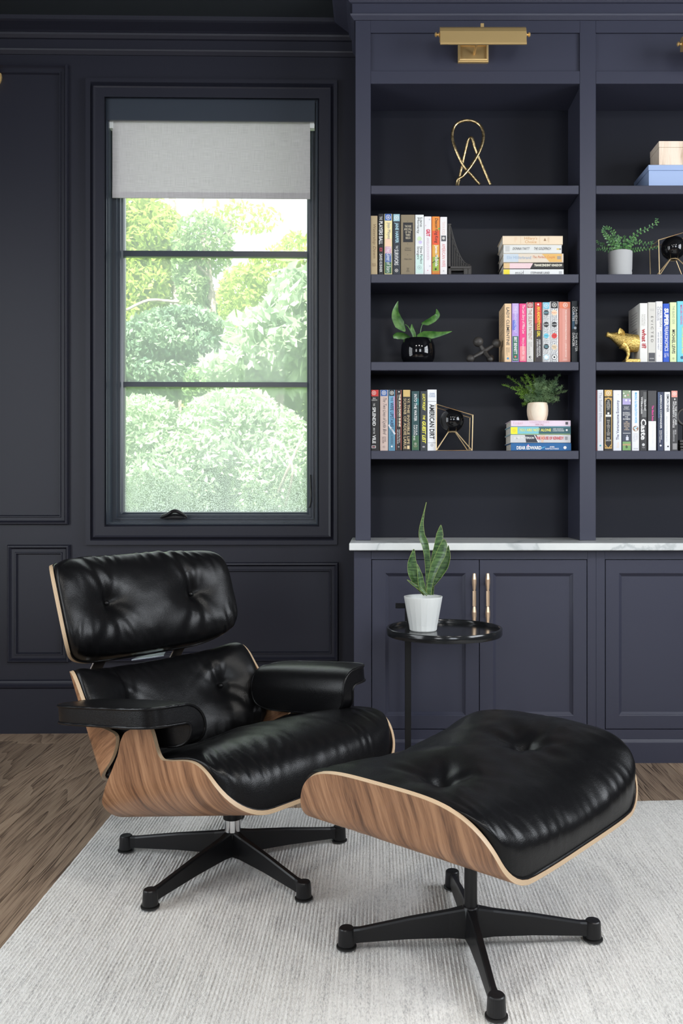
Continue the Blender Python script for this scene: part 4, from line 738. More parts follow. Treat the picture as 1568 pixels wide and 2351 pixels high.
# stacked books lying flat
def flatbook(x0, x1, y0, y1, zb0, zt0, body, label, items=(), ys=YS, depth=.155):
    X0, X1 = px(x0, ys), px(x1, ys); Z0, Z1 = zb0+.0003, zt0-.0003
    b_ = thing('book', ((X0+X1)/2, ys, Z0), label, 'book', GB); c_ = .0020; r_ = min(.003, (Z1-Z0)*.25)
    prof = [(ys+depth, Z0), (ys+r_, Z0), (ys+r_*.3, Z0+r_*.3), (ys, Z0+r_), (ys, Z1-r_), (ys+r_*.3, Z1-r_*.3), (ys+r_, Z1), (ys+depth, Z1), (ys+depth, Z1-c_), (ys+c_+.002, Z1-c_), (ys+c_+.002, Z0+c_), (ys+depth, Z0+c_)]
    n = len(prof); V = [(X, q_, z) for X in (X0, X1) for q_, z in prof]; fs = [(i_, (i_+1) % n, n+(i_+1) % n, n+i_)[::-1] for i_ in range(n)]
    for z_ in (0, 1):
        o_ = z_*n
        for quad in ((0, 1, 10, 11), (1, 2, 3, 10), (3, 4, 9, 10), (4, 5, 6, 9), (6, 7, 8, 9)): fs.append(tuple(o_+k for k in (quad[::-1] if z_ else quad)))
    obj('cover', V, fs, ink(body), b_)
    M().box(X0+.004, X1-.004, ys+.004, ys+depth-.004, Z0+c_+.0002, Z1-c_-.0002).o('page_block', PAGES, b_)
    Hh = Z1-Z0
    for lay, it in enumerate(items):
        yy = ys-.0004-.00006*lay
        if it[0] == 'band':
            f0, f1 = (it[4], it[5]) if len(it) > 5 else (.06, .94)
            xa, xb = px(it[1], ys), px(it[2], ys)
            flat('spine_band', [([(xa, Z0+Hh*f0), (xb, Z0+Hh*f0), (xb, Z0+Hh*f1), (xa, Z0+Hh*f1)], yy)], ink(it[3]), b_)
        elif it[0] == 't':
            _, s_, xa, xb, f0, f1, c2_, *rest = it
            textmesh('title', s_, ink(c2_), b_, (px(xa, ys), px(xb, ys), Z0+Hh*f0, Z0+Hh*f1), yy-.0001, rest[2] if len(rest) > 2 else 'h', rest[0] if rest else 0, rest[1] if len(rest) > 1 else 0)
        elif it[0] == 'poly': flat('spine_shape', [([(px(a, ys), Z0+Hh*f_) for a, f_ in it[1]], yy)], ink(it[2]), b_)
        elif it[0] == 'o':
            cx_, cz_, rad = px(it[1], ys), Z0+Hh*it[2], it[3]*Hh; q = M(); q.add([(cx_+rad*cos(2*pi*j/16), yy, cz_+rad*sin(2*pi*j/16)) for j in range(16)], [tuple(range(16))]); q.o('emblem', ink(it[4]), b_)
    return b_
def zz(y): return pz(y, YS)
zA = [z2, zz(617.6), zz(603), zz(581.6), zz(561.5), zz(541)]
flatbook(1155.5, 1294, 617.6, 628, zA[0], zA[1], (.80, .80, .79), 'white book maid with a yellow spine end, bottom of the upper stack', [('band', 1156, 1170, (.85, .70, .05)), ('t', 'maid', 1183, 1202, .1, .78, (.15, .15, .16)), ('t', 'STEPHANIE LAND', 1218, 1262, .3, .62, (.12, .12, .13), .01), ('band', 1283, 1290, (.5, .5, .5), .3, .7)])
flatbook(1155.5, 1294, 603, 617.6, zA[1], zA[2], (.018, .016, .016), 'black, pink and gold book Transcendent Kingdom in the upper stack', [('band', 1156, 1170, (.72, .50, .25)), ('poly', [(1170, .06), (1217, .06), (1224, .94), (1170, .94)], (.80, .58, .60)), ('t', 'YAA GYASI', 1178, 1205, .45, .68, (.85, .70, .65)), ('t', 'TRANSCENDENT KINGDOM', 1226, 1290, .40, .80, (.85, .80, .66), .03)])
flatbook(1155.5, 1293.5, 581.6, 603, zA[2], zA[3], (.72, .62, .50), 'apricot and pale blue book The Perfect Couple in the upper stack', [('band', 1156, 1190, (.55, .62, .68)), ('poly', [(1244, .94), (1290, .94), (1290, .06), (1262, .06)], (.74, .44, .13)), ('t', 'Elin Hilderbrand', 1164, 1219, .38, .72, (.30, .42, .58)), ('t', 'The Perfect Couple', 1223, 1274, .38, .74, (.60, .16, .05), 0, .25), ('band', 1279, 1288, (.35, .30, .25), .35, .7)])
flatbook(1156, 1289.5, 561.5, 581.6, zA[3], zA[4], (.70, .70, .67), 'off-white book The Goldfinch with handwritten lettering in the upper stack', [('band', 1160, 1170, (.55, .55, .53), .2, .85), ('t', 'DONNA TARTT', 1177, 1216, .38, .68, K_, 0, .25), ('t', 'THE GOLDFINCH', 1226, 1265, .38, .70, K_, 0, .25), ('band', 1278, 1284, (.70, .50, .12), .4, .56), ('band', 1284, 1288, (.2, .2, .2), .4, .56)])
flatbook(1154, 1292, 541, 561.5, zA[4], zA[5], (.80, .65, .47), 'peach book Hillary\'s Choice, top of the upper stack', [('t', "Hillary's\nChoice", 1204, 1233, .14, .88, (.62, .32, .10), 0, 0, 'hc'), ('t', 'GAIL\nSHEEHY', 1181, 1187, .25, .85, (.75, .52, .34), 0, 0, 'd'), ('band', 1195, 1195.6, (.7, .5, .32)), ('band', 1239, 1239.6, (.7, .5, .32)), ('poly', [(1248, .4), (1254, .4), (1251, .75)], (.35, .2, .1)), ('t', 'RANDOM\nHOUSE', 1256, 1261, .25, .8, (.7, .5, .32), 0, 0, 'd')])
zB = [z4, zz(1017), zz(997.5), zz(979.3), zz(965)]
flatbook(1173, 1311, 0, 0, zB[0], zB[1], (.012, .12, .33), 'blue book Dear Edward, bottom of the lower stack', [('t', 'DEAR EDWARD', 1186, 1243, .18, .62, W_, .04), ('poly', [(1240, .2), (1246, .5), (1254, .55), (1248, .4)], (.1, .45, .7)), ('poly', [(1209, .6), (1213, .85), (1215, .62)], (.8, .4, .6)), ('t', 'ANN\nNAPOLITANO', 1252, 1283, .18, .62, (.8, .82, .85), .02, 0, 'hc'), ('o', 1297, .42, .2, W_)])
flatbook(1172, 1310, 0, 0, zB[1], zB[2], (.60, .60, .61), 'grey and white book The House of Kennedy with red lettering', [('poly', [(1205, .94), (1232, .94), (1236, .06), (1208, .06)], (.03, .035, .05)), ('poly', [(1226, .94), (1228, .94), (1238, .06), (1235, .06)], W_), ('poly', [(1240, .94), (1252, .94), (1247, .06), (1243, .06)], (.70, .52, .40)), ('t', 'JAMES PATTERSON', 1179, 1226, .38, .74, W_, .02), ('t', 'THE HOUSE OF KENNEDY', 1231, 1294, .38, .76, (.62, .03, .04), .02), ('band', 1297, 1303, (.3, .3, .32), .35, .75)])
flatbook(1172, 1310, 0, 0, zB[2], zB[3], (.20, .52, .60), 'teal book You Are Not Alone with a yellow end in the lower stack', [('band', 1172.5, 1188, (.85, .78, .03)), ('band', 1237, 1309.5, (.035, .11, .13)), ('o', 1180, .5, .25, (.78, .68, .03)), ('t', 'YOU ARE NOT ALONE', 1191, 1265, .38, .74, (.85, .80, .12), .02), ('t', 'GREER HENDRICKS\n& SARAH PEKKANEN', 1269, 1295, .38, .78, W_), ('o', 1301, .55, .13, W_), ('band', 1173, 1309, (.4, .55, .15), .0, .06)])
flatbook(1173, 1310, 0, 0, zB[3], zB[4], (.76, .62, .72), 'pale pink book T. S. Eliot Collected Poems, top of the lower stack', [('t', 'T. S. ELIOT', 1178, 1201, .36, .66, (.62, .34, .42)), ('t', 'COLLECTED POEMS', 1216, 1261, .58, .86, (.62, .38, .46)), ('t', '1909-1962', 1229, 1248, .16, .46, (.45, .18, .25)), ('band', 1298, 1304, (.08, .07, .08), .3, .75)])

# ================================================================== SHELF OBJECTS
# brass knot sculpture
Yk = 3.58
def kp(cx, cy, dy=0): x_, y_ = 780+cx/1.99, cy/1.99; return (px(x_, Yk), Yk+dy, pz(y_, Yk))
zk = SH[0]+.0065
pts = [kp(641, 838, .012), kp(606, 800, .010), kp(566, 760, .0), kp(530, 690, -.006), kp(514, 625, .0), kp(530, 568, .004), kp(585, 548, .004), kp(638, 570, .0), kp(656, 625, -.008), kp(640, 690, -.016), kp(602, 760, -.022), kp(560, 815, -.03), kp(535, 838, -.036)]
pts = [(a, b_, max(c_, zk)) for a, b_, c_ in pts]
pts2 = [kp(542, 838, .03), kp(560, 750, .028), kp(576, 680, .018), kp(590, 636, .006), kp(604, 636, -.006), kp(618, 680, -.004), kp(650, 750, .008), kp(690, 838, .014)]
pts2 = [(a, b_, max(c_, zk)) for a, b_, c_ in pts2]
kn = thing('knot_sculpture', (px(1087, Yk), Yk, SH[0]), 'looped antique brass knot sculpture alone on the top left shelf', 'sculpture')
M().tube(catmull(pts+[(pts[-1][0]-.002, Yk, zk)]+pts2, 7), .0062, 12).o('tube', ANTIQUE, kn, True)

# bridge bookend
Yb_ = 3.53; bx0, bx1 = px(1028, Yb_), px(1084, Yb_)
be = thing('bridge_bookend', ((bx0+bx1)/2, Yb_, z2), 'black cast iron suspension bridge bookend beside the white book', 'bookend')
zt0 = pz(519, Yb_); wB = bx1-bx0
q = M()
for dy in (-.018, .018):
    q.box(bx0, bx0+.010, Yb_+dy-.004, Yb_+dy+.004, z2+.003, zt0, .001)
q.box(bx0, bx0+.010, Yb_-.018, Yb_+.018, zt0-.012, zt0-.004).box(bx0, bx0+.010, Yb_-.018, Yb_+.018, zt0-.045, zt0-.037).box(bx0-.001, bx0+.012, Yb_-.024, Yb_+.024, zt0-.003, zt0+.002)
q.o('tower', IRON, be)
for dy in (-.018, .018):
    cab = [(bx0+.010+wB*.80*u_, Yb_+dy, z2+.048+(zt0-z2-.055)*(1-u_)**2.2) for u_ in [k/10 for k in range(11)]]
    M().tube(cab, .0022, 6).o('cable', IRON, be, True)
    q = M()
    for k in range(1, 9):
        u_ = k/9; q.box(bx0+.010+wB*.80*u_-.0011, bx0+.010+wB*.80*u_+.0011, Yb_+dy-.001, Yb_+dy+.001, z2+.040, z2+.048+(zt0-z2-.055)*(1-u_)**2.2)
    q.o('hangers', IRON, be)
q = M().box(bx0, bx0+wB*.92, Yb_-.022, Yb_+.022, z2+.032, z2+.042, .001).box(bx0+.002, bx0+wB*.70, Yb_-.016, Yb_+.016, z2+.026, z2+.032).box(bx0, bx0+.012, Yb_-.02, Yb_+.02, z2+.004, z2+.03).box(bx0+wB*.64, bx0+wB*.80, Yb_-.02, Yb_+.02, z2+.004, z2+.032).box(bx0, bx0+wB, Yb_-.026, Yb_+.026, z2+.0005, z2+.005, .001)
q.box(bx0+wB*.80, bx0+wB*.95, Yb_-.02, Yb_+.02, z2+.004, z2+.045, .002)
q.o('deck', IRON, be)

# leaf blade generator: centreline of points, widths, fold
def blade(path, wid, up=(0, -1, 0), n=3, fold=.15, sub=6):
    P = catmull(path, sub); N = len(P); Wd = np.interp(np.linspace(0, 1, N), np.linspace(0, 1, len(wid)), wid)
    up = Vector(up); G = []
    for i in range(N):
        a = Vector(P[max(0, i-1)]); b_ = Vector(P[min(N-1, i+1)]); d = (b_-a).normalized(); s_ = d.cross(up); s_ = s_.normalized() if s_.length > 1e-5 else Vector((1, 0, 0)); nn_ = s_.cross(d).normalized()
        G.append([tuple(Vector(P[i])+s_*Wd[i]*k/n+nn_*abs(k/n)**1.5*fold*Wd[i]) for k in range(-n, n+1)])
    return G
# black bowl with philodendron
Yv = 3.57
vc = (px(959.5, Yv), Yv); rv = 39.5/F*Yv; vt = pz(779, Yv)
vp = thing('potted_plant', (vc[0], vc[1], z3), 'small philodendron with four pointed leaves in a glossy black bowl', 'plant', 'potted plants on shelves and table')
hv = vt-z3
M().lathe([(rv*.62, .0004), (rv*.80, hv*.06), (rv*.97, hv*.28), (rv, hv*.5), (rv*.97, hv*.75), (rv*.86, hv*.95), (rv*.80, hv*1.0), (rv*.76, hv*.985), (rv*.80, hv*.8), (rv*.6, hv*.78), (.001, hv*.78)], (*vc, z3), 40, 'z', True).o('bowl', CERB, vp, True)
M().lathe([(rv*.70, hv*.86), (.001, hv*.90)], (*vc, z3), 20).o('soil', SOIL, vp)
def vp_(x_, y_, dy=0): return (px(840+x_/3.136, Yv+dy), Yv+dy, pz(670+y_/3.136, Yv+dy))
for stem, path, wd in (
    ([(345, 345, 0), (330, 300, -.005), (305, 252, -.008), (282, 235, -.01)], [(283, 285, -.015), (245, 235, -.015), (218, 180, -.01), (214, 130, -.005), (232, 66, 0)], [.002, .021, .018, .011, .0005]),
    ([(385, 345, 0), (392, 290, .0), (402, 245, .0), (415, 228, .0)], [(400, 226, 0), (440, 220, -.006), (485, 195, -.012), (515, 165, -.012), (508, 124, -.006)], [.001, .012, .013, .010, .0005]),
    ([(375, 345, 0), (372, 330, -.005), (378, 322, -.01), (385, 315, -.01)], [(368, 318, -.012), (420, 308, -.02), (480, 308, -.024), (550, 300, -.02), (620, 284, -.012)], [.003, .015, .015, .008, .0005]),
    ([(355, 345, 0), (354, 325, 0), (350, 310, 0)], [(358, 338, 0), (345, 300, -.004), (332, 265, -.004), (331, 232, 0)], [.003, .008, .007, .0005]),
    ([(340, 348, .01), (330, 340, .015), (320, 335, .02)], [(325, 335, .02), (270, 318, .025), (225, 315, .02), (196, 325, .015)], [.003, .014, .014, .006])):
    lf = M().grid(blade([vp_(*p) for p in path], wd, (0, -.9, -.4), 3, .25)).o('leaf', VASELEAF, vp, True)
    M().tube(catmull([vp_(*p) for p in stem], 4), .0017, 6).o('leaf_stalk', VASELEAF, lf, True)

# cast iron jack
Yj = 3.545
def jp(x_, y_, dy=0): return (px(840+x_/3.136, Yj+dy), Yj+dy, pz(670+y_/3.136, Yj+dy))
jk = thing('jack_sculpture', (px(1112, Yj), Yj, z3), 'dark cast iron toy jack sculpture with ball ends beside the cream book', 'sculpture')
cj = Vector(jp(850, 430)); r1_ = 34/3.136/F*Yj
ends = [(Vector(jp(808, 360)), r1_*1.08), (Vector(jp(940, 372, -.004)), r1_*.95), (Vector(jp(752, 482, -.03)), r1_*.85), (Vector(jp(895, 486, -.04)), r1_*.6), (Vector(jp(895, 480, .045)), r1_*.85)]
q = M()
for e, rr_ in ends:
    q.tube([cj, cj.lerp(e, .5), e], [.0105, .0078, .0065], 10)
q.sphere(cj, .0125, 14); q.o('arms', IRON, jk, True)
for e, rr_ in ends:
    e.z = max(e.z, z3+rr_+.0003); M().sphere(e, rr_, 16).o('ball', IRON, jk, True)

# glass orb in gold wire stand
def orb(name, ox_, oy_, sgn, Y0, zb0, label, S=1.0):
    """front frame corners given in photo pixels, mirrored with sgn"""
    t_ = thing('orb_ornament', (px(ox_, Y0), Y0, zb0), label, 'ornament', 'glass orb ornaments on the shelves')
    k = Y0/F*S
    def fp(dx, dy, d=0): return (px(ox_, Y0)+sgn*dx*k, Y0+d, zb0+.0022-dy*k)
    fr = [fp(-39, 0), fp(-38.5, -106), fp(45, -81), fp(43, 0)]
    M().tube(catmull(fr, 1, True)[:4] if False else fr, .0026, 6, True).o('front_frame', GOLDWIRE, t_)
    dd = .115
    bk = [fp(-39, 0, dd), fp(-38.5, -106, dd), fp(45, -81, dd), fp(43, 0, dd)]
    M().tube(bk, .0022, 6, True).o('back_frame', GOLDWIRE, t_)
    ring = [fp(10*cos(a_), -44.5, dd/2+.018*sin(a_)) for a_ in [2*pi*j/16 for j in range(16)]]
    q = M().tube(ring, .0015, 6, True)
    for a_, fx, d_ in ((-9, -38, .002), (9, 42, .002), (-8, -37, dd-.002), (8, 41, dd-.002)): q.tube([fp(a_, -44.5, dd/2+(.010 if d_ > .02 else -.010)), fp(fx, -1, d_)], .0022, 6)
    q.o('tripod', GOLDWIRE, t_)
    for a_, b__ in zip(fr, bk): M().tube([a_, b__], .0017, 6).o('crossbar', GOLDWIRE, t_)
    M().sphere(fp(0, -71.5, dd/2), 27.9*k, 32).o('glass_orb', SMOKE, t_, True)
orb('o', 1040.7, 961, 1, 3.495, z4, 'black glass orb in a gold wire frame beside American Dirt')
orb('o', 1557, 570, -1, 3.495, z2, 'black glass orb in a gold wire frame at the right edge beside the fern')

# wooden cup with asparagus fern on the stack
Yw = 3.56; zst = zB[4]
pc = (px(1234, Yw), Yw); rw = 24.3/F*Yw; hw_ = pz(925.5, Yw)-zst
wp = thing('potted_plant', (*pc, zst), 'feathery asparagus fern in a round pale wooden cup on the lower book stack', 'plant', 'potted plants on shelves and table')
M().lathe([(rw*.78, .0003), (rw*.86, hw_*.1), (rw*.97, hw_*.35), (rw, hw_*.58), (rw*.97, hw_*.85), (rw*.92, hw_*.98), (rw*.90, hw_), (rw*.82, hw_*.99), (rw*.85, hw_*.8), (.001, hw_*.78)], (*pc, zst), 32).o('pot', PALEW, wp, True)
rf = random.Random(5)
def asp(mm, base, tip, n=26, sp=.016):
    base, tip = Vector(base), Vector(tip); mid = base.lerp(tip, .5)+Vector((0, 0, .012)); P = catmull([base, mid, tip], 8); mm.tube(P, [.0007]*len(P), 3)
    for i in range(n*2):
        u_ = .15+.85*rf.random(); p = Vector(P[min(len(P)-1, int(u_*len(P)))]); L_ = sp*(1.25-u_*.8)*rf.uniform(.7, 1.3)
        d = Vector((rf.gauss(0, 1), rf.gauss(0, 1)*.7, rf.gauss(0, .8)+.5)).normalized(); e = p+d*L_
        s_ = Vector((rf.gauss(0, 1), rf.gauss(0, 1), rf.gauss(0, 1))).normalized()*.0012
        mm.add([p-s_, p+s_, e], [(0, 1, 2)])
        for j in range(3):
            q_ = p+d*L_*(.35+.25*j); f_ = q_+(d+Vector((rf.gauss(0, .8), rf.gauss(0, .8), rf.gauss(0, .8)))).normalized()*L_*.4; mm.add([q_-s_, q_+s_, f_], [(0, 1, 2)])
zr = zst+hw_*.9
def wf(x_, y_, dy=0): return (px(1080+x_/6.03, Yw+dy), Yw+dy, pz(840+y_/6.03, Yw+dy))
tips = [(520, 150), (455, 268), (760, 125), (700, 170), (645, 390), (730, 530), (870, 122), (640, 300), (700, 440)]
for i, (a, b_) in enumerate(tips):
    q = M(); asp(q, (pc[0]+rf.uniform(-.012, .004), pc[1]+rf.uniform(-.01, .01), zr), wf(a, b_, rf.uniform(-.03, .03)), 60); stuff(q.o('frond', mat('lime_fern', (.14, .27, .03), .6), wp))
for i in range(44):
    a = rf.uniform(-1, 1); x_ = 1000+a*260; y_ = 150+abs(a)**2*150+rf.random()*170 if rf.random() < .8 else 480
    q = M(); asp(q, (pc[0]+rf.uniform(-.008, .014), pc[1]+rf.uniform(-.012, .012), zr), wf(x_, y_, rf.uniform(-.05, .05)), 62, .019); stuff(q.o('frond', ASPF, wp))
for a, b_ in ((1240, 130), (1330, 355), (1220, 445), (1140, 510), (1020, 135), (1270, 290)):
    q = M(); asp(q, (pc[0]+.005, pc[1], zr), wf(a, b_), 55); stuff(q.o('frond', ASPF, wp))

# grey pot with button fern
Yg = 3.55; pc = (px(1423.5, Yg), Yg); rg = 27.6/F*Yg; hg = pz(579, Yg)-z2
gp = thing('potted_plant', (*pc, z2), 'button fern with long arching fronds in a grey cement pot', 'plant', 'potted plants on shelves and table')
M().lathe([(rg*.90, .0003), (rg*.92, hg*.08), (rg*.97, hg*.2), (rg*.94, hg*.28), (rg*.97, hg*.34), (rg, hg*.9), (rg*.99, hg*.99), (rg*.93, hg), (rg*.92, hg*.85), (.001, hg*.84)], (*pc, z2), 40).o('pot', CONC, gp, True)
def gf(x_, y_, dy=0): return (px(1340+x_/6.877, Yg+dy), Yg+dy, pz(470+y_/6.877, Yg+dy))
fronds = [([(600, 750, 0), (660, 650, -.01), (770, 520, -.02), (880, 430, -.03), (1020, 370, -.03), (1150, 290, -.03), (1150, 212, -.03)], 14, .0085), ([(640, 720, 0), (740, 620, -.015), (840, 580, -.02), (940, 610, -.02), (1080, 620, -.02), (1070, 575, -.02)], 12, .007),
    ([(680, 740, 0), (780, 720, -.01), (900, 700, -.02), (1060, 690, -.02), (1200, 670, -.02)], 13, .0065), ([(570, 740, 0), (560, 640, -.01), (530, 540, -.02), (470, 440, -.02), (400, 370, -.02), (340, 370, -.02), (290, 440, -.02)], 15, .007),
    ([(480, 740, 0), (410, 600, -.01), (350, 490, -.02), (310, 420, -.02), (330, 340, -.02)], 11, .0078), ([(470, 740, 0), (380, 720, -.01), (280, 700, -.01), (200, 705, -.01)], 8, .006), ([(430, 730, .01), (330, 640, .02), (250, 620, .02), (200, 560, .01)], 8, .006),
    ([(600, 740, 0), (640, 620, .01), (660, 540, .01), (630, 490, .0)], 8, .0075), ([(560, 745, -.01), (540, 690, -.03), (530, 640, -.035), (545, 590, -.03)], 6, .0085), ([(520, 740, 0), (450, 600, .0), (430, 520, .0), (500, 460, .0)], 9, .0085), ([(620, 740, 0), (700, 640, .0), (760, 570, 0), (800, 500, 0)], 8, .0085), ([(500, 740, 0), (480, 620, .0), (540, 530, .0), (600, 540, 0)], 8, .0085), ([(640, 740, -.01), (690, 690, -.03), (740, 650, -.03)], 5, .008), ([(540, 740, .01), (400, 560, .02), (370, 480, .02)], 8, .008)]
for pth, n, sz in fronds:
    P = catmull([gf(*p) for p in pth], 6); q = M().tube(P, .0008, 4)
    for i in range(2, n*2):
        u_ = i/(n*2); j = min(len(P)-2, int(u_*len(P))); p = Vector(P[j]); d = (Vector(P[j+1])-p).normalized(); side = 1 if i % 2 else -1
        nrm_ = Vector((-d.z, 0, d.x))*side; s_ = sz*1.55*(1-u_*.6); tip = p+nrm_*s_*1.3+d*s_*.2+Vector((0, rf.uniform(-.004, .002), 0)); mid = p.lerp(tip, .55); wv = d*s_*.42
        q.add([p, mid-wv, tip-wv*.5, tip+wv*.5, mid+wv], [(0, 1, 2, 3, 4)])
    q.o('frond', FERN, gp)

# gold pig bookend
Yp = 3.53
def pp(x_, y_, dy=0): return Vector((px(1340+x_/6.877, Yp+dy), Yp+dy, pz(670+y_/6.877, Yp+dy)))
pg = thing('pig_bookend', (px(1440, Yp), Yp, z3), 'gold pig head and shoulders bookend with raised snout beside the white book', 'bookend')
kk_ = Yp/F/6.877
secs = [((356, 670), 33, 32, -.35), ((366, 672), 42, 38, -.35), ((384, 678), 41, 38, -.3), ((398, 684), 37, 36, -.2), ((440, 700), 56, 54, -.1), ((490, 724), 84, 72, .0), ((540, 748), 108, 90, .0), ((600, 772), 128, 106, .0), ((660, 795), 142, 118, .0), ((740, 812), 146, 124, 0), ((800, 814), 140, 120, 0), ((856, 812), 134, 116, 0)]
G = []
for (cx_, cy_), rz, ry, ta in secs:
    c_ = pp(cx_, cy_); G.append([(c_.x+sin(a_)*rz*kk_*-ta, c_.y+cos(a_)*ry*kk_, c_.z+sin(a_)*rz*kk_) for a_ in [2*pi*j/20 for j in range(20)]])
q = M().grid(G, True); q.add(G[0], [tuple(range(20))]); q.add(G[-1], [tuple(range(20))[::-1]]); q.o('body', GOLDLEAF, pg, True)
for dy in (-.012, .014):
    q = M().tube([pp(600, 830, dy), pp(665, 870, dy), pp(700, 940, dy), pp(705, 1000, dy), pp(680, 1060, dy), pp(660, 1090, dy)], [80*kk_, 62*kk_, 36*kk_, 26*kk_, 24*kk_, 26*kk_], 10); q.o('leg', GOLDLEAF, pg, True)
    ear = M().grid(blade([pp(620, 705, dy*1.0), pp(600, 650, dy*1.3), pp(585, 610, dy*1.3), pp(572, 572, dy*1.2)], [.009, .0135, .009, .001], (-.5, -1, 0), 3, .6, 3)); ear.o('ear', GOLDLEAF, pg, True)
M().sphere(pp(520, 672, -.0105), .0028, 10).o('eye', GOLDLEAF, pg, True)
M().tube([pp(500, 660, -.010), pp(520, 648, -.012), pp(545, 668, -.0125)], .0018, 6).o('brow', GOLDLEAF, pg, True)
M().box(pp(632, 0).x, pp(866, 0).x, Yp-.030, Yp+.030, z3+.0003, pp(0, 1076).z, .0015).o('base', GOLDLEAF, pg)

# boxes, top right shelf
bb_ = thing('storage_box', (px(1560, YS), 3.60, SH[0]), 'pale blue lidded box under the wooden one on the top right shelf', 'box', 'lidded boxes on the top right shelf')
M().box(px(1489.4, YS), px(1489.4, YS)+.30, YS, YS+.195, SH[0]+.0003, pz(391.5, YS), .001).o('body', BLUEBOX, bb_)
M().box(px(1488.2, YS), px(1488.2, YS)+.304, YS-.002, YS+.197, pz(391.2, YS), pz(378.8, YS), .001).o('lid', BLUEBOX, bb_)
wb_ = thing('storage_box', (px(1580, YS), 3.56, pz(378.8, YS)), 'pale wooden lidded box on top of the blue one', 'box', 'lidded boxes on the top right shelf')
M().box(px(1513, YS), px(1513, YS)+.22, YS, YS+.113, pz(378.8, YS)+.0003, pz(338.6, YS), .0008).o('body', BOXWOOD, wb_)
M().box(px(1512.6, YS), px(1512.6, YS)+.2215, YS-.001, YS+.114, pz(338.2, YS), pz(324, YS), .0008).o('lid', BOXWOOD, wb_)

# dark ring bookend at the right edge of the fourth shelf
rgb = thing('ring_bookend', (px(1570, 3.54), 3.54, z4), 'dark cast bookend with a ring shape at the right edge of the lower shelf', 'bookend')
cr = (px(1573, 3.54), 3.54, pz(957, 3.54)); M().tube([(cr[0]+.032*cos(a_), cr[1], cr[2]+.032*sin(a_)) for a_ in [2*pi*j/28 for j in range(28)]], .006, 10, True).o('ring', IRON, rgb, True)
q = M()
for k in range(4): q.box(px(1558, 3.54), px(1590, 3.54), 3.52+k*.002, 3.58, z4+.0005+k*.012, z4+.010+k*.012, .001)
q.box(cr[0]-.008, cr[0]+.012, 3.53, 3.55, z4+.046, cr[2]-.025, .001); q.o('base', IRON, rgb)

# ================================================================== SIDE TABLE AND SNAKE PLANT
tc = (.236, 3.045); TR = .201; TZ = .548
tb = thing('side_table', (*tc, 0), 'round black metal side table with a tray top and offset post', 'table')
M().lathe([(.001, TZ-.022), (TR-.010, TZ-.022), (TR-.002, TZ-.020), (TR, TZ-.016), (TR, TZ+.004), (TR-.002, TZ+.006), (TR-.008, TZ+.006), (TR-.010, TZ+.004), (TR-.011, TZ-.008), (.001, TZ-.008)], (*tc, 0), 72).o('tray', BLACKG, tb, True)
ppx, ppy = .1155, 3.20
M().box(ppx-.011, ppx+.011, ppy-.011, ppy+.011, .012, pz(1380, ppy), .0015).o('post', BLACKM, tb)
M().box(px(908, ppy), ppx-.0115, ppy-.010, ppy+.010, pz(1396, ppy), pz(1385, ppy), .0015).o('handle', BLACKM, tb)
M().lathe([(.150, .0), (.152, .003), (.152, .009), (.148, .012), (.001, .012)], (ppx+.06, ppy-.075, 0), 48).o('base', BLACKM, tb)
sp = (.1635, 3.055); tz = TZ-.0078
sn = thing('potted_plant', (*sp, tz), 'snake plant with upright mottled leaves in a white faceted pot on the side table', 'plant', 'potted plants on shelves and table')
V = []; fs = []; prof = [(.0445, 0), (.0475, .003), (.0500, .022), (.0505, .0222), (.0600, .075), (.0672, .116), (.0672, .119), (.0645, .119), (.0640, .112), (.058, .100), (.001, .098)]
n = 36
for i, (r_, h) in enumerate(prof):
    for k in range(n):
        fct = 1-(.022 if (k % 2 == 1 and 1 <= i <= 3) else (.012 if (k % 2 == 1 and i == 4) else 0)); a_ = 2*pi*k/n
        V.append((sp[0]+r_*fct*cos(a_), sp[1]+r_*fct*sin(a_), tz+.0003+h))
for i in range(len(prof)-1):
    for k in range(n): k2 = (k+1) % n; fs.append((i*n+k, i*n+k2, (i+1)*n+k2, (i+1)*n+k))
fs.append(tuple(range(n))[::-1]); obj('pot', V, fs, WHITEC, sn)
M().lathe([(.0605, .101), (.03, .104), (.001, .105)], (*sp, tz), 24).o('soil', SOIL, sn)
def sf(x_, y_, dy=0): Yq = sp[1]+dy; return (px(900+x_/5.807, Yq), Yq, pz(1140+y_/5.807, Yq))
